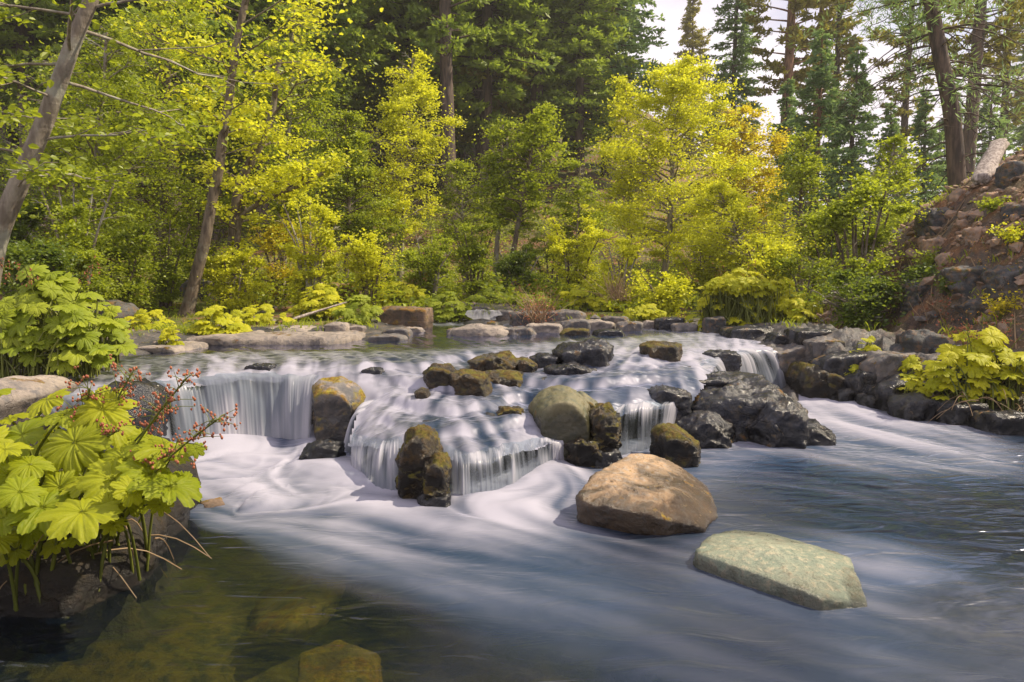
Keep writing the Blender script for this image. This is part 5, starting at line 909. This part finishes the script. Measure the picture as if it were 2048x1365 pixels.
for k, (kd, px, Y_, lab, sc, mt) in enumerate(CL): conifer(kd, px, Y_, lab, sc, k * 1.3, mt, bark='barkp' if 'orange' in lab else 'barkc', group='conifers right of the forest wall' if px > 1300 else 'conifers of the forest wall')
rng = np.random.RandomState(12); k = 0
for Y_, step in ((25, 95), (32, 85), (40, 75), (50, 70)):
    px = -160 + (Y_ % 7) * 8
    while px < (640 if Y_ < 30 else 1180):
        conifer(['fir1', 'fir2', 'fir3'][k % 3], px + rng.uniform(-15, 15), Y_ + rng.uniform(-2, 2), 'dark conifer packed in the dense forest wall of the upper left and centre', rng.uniform(.85, 1.15), rng.uniform(0, 6), 'ndl', group='dark conifers of the dense forest')
        px += step; k += 1
# the big pine on the slope
rng = np.random.RandomState(31); P = [W(a, b, Y_) for a, b, Y_ in ((1925, 345, 14.2), (1905, 230, 14.2), (1880, 110, 14.2), (1858, -20, 14.2), (1830, -260, 14.2), (1815, -500, 14.2))]; b0 = P[0].copy(); b0[2] = gz(b0[0], b0[1]) - .2; P[0] = b0
root = thing('pine_tree', 'big dark trunked pine with bare drooping branches on top of the slope', 'tree', b0, 'conifers right of the forest wall'); tb = MB(); C, t = resample(P, 30); tb.tube(C - b0, np.linspace(.18, .08, 30), 10); nP = []; nD = []
for k in range(120):
    f = rng.uniform(.06, 1); q = C[int(f * 29)]; a = rng.uniform(0, 6.28); L = rng.uniform(.5, 1.6) + f * 1.3; t = np.linspace(0, 1, 7); low = f < .45
    B = q + np.stack([math.cos(a) * L * t, math.sin(a) * L * t, L * ((.1 * t - .45 * t ** 2) if low else (.1 * t - .1 * t * t))], 1); B += np.cumsum(rng.normal(0, .025, (7, 3)), 0); tb.tube(B - b0, np.linspace(.02, .005, 7), 4)
    for j in range(5):
        g_ = rng.randint(2, 7); e = B[g_] + rng.normal(0, .25, 3) - [0, 0, .12]; tb.tube(np.array([B[g_], (B[g_] + e) / 2 + [0, 0, .04], e]) - b0, [.007, .005, .003], 3)
        if not low or rng.rand() < .25:
            pp = e + rng.normal(0, .1, (26, 3)); nP.append(pp); nD.append(pp - e + [0, 0, .05])
    
P_ = np.concatenate(nP); D_ = np.concatenate(nD); D_ /= np.linalg.norm(D_, axis=1)[:, None]; u = np.cross(D_, rng.randn(len(P_), 3)); u /= np.linalg.norm(u, axis=1)[:, None]; nb = MB(); V = np.stack([P_, P_ + D_ * .07 + u * .012, P_ + D_ * .16, P_ + D_ * .07 - u * .012], 1).reshape(-1, 3) - b0
nb.add(V, np.arange(len(P_))[:, None] * 4 + [0, 1, 2, 3], a=np.repeat(rng.rand(len(P_)), 4)); tb.obj('trunk', M['barkc'], root); nb.obj('crown', M['ndlb'], root, smooth=False)
# fallen log
def log(p0, p1, r0, r1, label, name='fallen_log'):
    P = np.array([np.asarray(p0) * (1 - s) + np.asarray(p1) * s for s in np.linspace(0, 1, 30)]); mb = MB(); k = 20; T = unit(P[-1] - P[0]); U = unit(np.cross(T, [0, 0, 1])); B = np.cross(T, U); an = np.arange(k) * 2 * np.pi / k; V = []
    for i, p in enumerate(P):
        r = (r0 + (r1 - r0) * i / 29) * (1 + .25 * perlin(v3(np.cos(an) * 2, np.sin(an) * 2, i * .12)) + .3 * perlin(v3(np.cos(an) * 5, np.sin(an) * 5, i * .06 + 9))); end = 1 if 0 < i < 29 else .6; V.append(p + (r * end)[:, None] * (np.cos(an)[:, None] * U + np.sin(an)[:, None] * B * .7) + (T * rng.uniform(-.05, .05, k)[:, None] if i in (0, 29) else 0))
    i = np.arange(29)[:, None] * k; j = np.arange(k)[None]; Q = np.stack([i + j, i + (j + 1) % k, i + k + (j + 1) % k, i + k + j], 2).reshape(-1, 4); V = np.concatenate(V); c0 = len(V); V = np.vstack([V, P[0], P[-1]]); T_ = np.concatenate([[[c0, (q + 1) % k, q] for q in range(k)], [[c0 + 1, 29 * k + q, 29 * k + (q + 1) % k] for q in range(k)]])
    loc = P[15]; mb.add(V, Q, T_); o = mb.obj(name, M['dead'], loc=loc); o.location = loc; tag(o, label, 'log'); return o
q0 = on_slope(1965, 365); q1 = on_slope(2000, 290)
if q0 is not None:
    a = W(1962, 362, q0[1] - .1); b = W(2000, 285, q0[1] + .5); log(a, b, .13, .12, 'weathered grey split log lying near the top of the slope')
_a, _b = W(585, 600, 11.2), W(690, 600, 11.6); _a[2] = gz(_a[0], _a[1]) + .06; _b[2] = gz(_b[0], _b[1]) + .3
log(_a, _b, .04, .02, 'thin pale dead branch lying among the plants left of the rust coloured block', 'dead_branch')
# grass tufts on banks
rng = np.random.RandomState(8); mb = MB(); n = 5200; xx = rng.uniform(-8, 9, n); yy = rng.uniform(7.5, 19, n); dd = seg_dist(xx, yy, SH, True); ok = (~inside(xx, yy, SH)) & (dd > .25) & (perlin(v3(xx * .8, yy * .8, 1)) > -.02); xx, yy = xx[ok], yy[ok]; zz = ground(xx, yy); V = []; 
for k in range(6):
    a = rng.uniform(0, 6.28, len(xx)); h = rng.uniform(.03, .12, len(xx)); b = np.stack([xx + rng.normal(0, .04, len(xx)), yy + rng.normal(0, .04, len(xx)), zz - .01], 1); d = np.stack([np.cos(a), np.sin(a), 0 * a], 1); s = np.stack([-np.sin(a), np.cos(a), 0 * a], 1) * .005; up_ = np.array([0, 0, 1.])
    Vq = np.stack([b - s, b + s, b + d * (h * .25)[:, None] + up_ * (h * .7)[:, None] + s * .7, b + d * (h * .6)[:, None] + up_ * h[:, None]], 1).reshape(-1, 3); mb.add(Vq, np.arange(len(xx))[:, None] * 4 + [0, 1, 2, 3], a=np.repeat(rng.rand(len(xx)), 4))
o = mb.obj('grass', M['lf_mid'], smooth=False); o['kind'] = 'stuff'; tag(o, 'short wild grass scattered over the banks and under the trees', 'grass')
# forest understory of small leaves near the ground
n = 110000; xx = rng.uniform(-16, 11, n); yy = rng.uniform(12.5, 30, n); ok = (perlin(v3(xx * .5, yy * .5, 4)) > -.12) & (xx < .62 * yy + 1) & (xx > -.85 * yy); xx, yy = xx[ok], yy[ok]; zz = ground(xx, yy); hh = np.clip(.35 + 1.1 * perlin(v3(xx * .7, yy * .7, 6)), .08, 1.1)
P_ = np.stack([xx, yy, zz + hh * rng.uniform(0, 1, len(xx)) ** .6], 1); mb = MB(); leafcards(mb, P_, .09, rng); o = mb.obj('undergrowth', M['lf_mid'], smooth=False); o['kind'] = 'stuff'; tag(o, 'dense low leafy undergrowth beneath the trees', 'undergrowth')

# ------------------------------------------------------------------ thin sunlit air
x0, x1, y0, y1, z0, z1 = -170, 170, -30, 280, -6, 60
V = np.array([(x, y, z) for z in (z0, z1) for y in (y0, y1) for x in (x0, x1)], float)
m, nt, out = newmat('air'); v = nt.nodes.new('ShaderNodeVolumePrincipled'); v.inputs['Color'].default_value = (.95, .93, .9, 1); v.inputs['Density'].default_value = .0012; v.inputs['Anisotropy'].default_value = .3
nt.links.new(v.outputs[0], out.inputs['Volume'])
o = mesh_obj('haze', V, [np.array([[0, 2, 3, 1], [4, 5, 7, 6], [0, 1, 5, 4], [2, 6, 7, 3], [0, 4, 6, 2], [1, 3, 7, 5]])], m, smooth=False); o['kind'] = 'stuff'; o['label'] = 'thin bright haze between the trees'
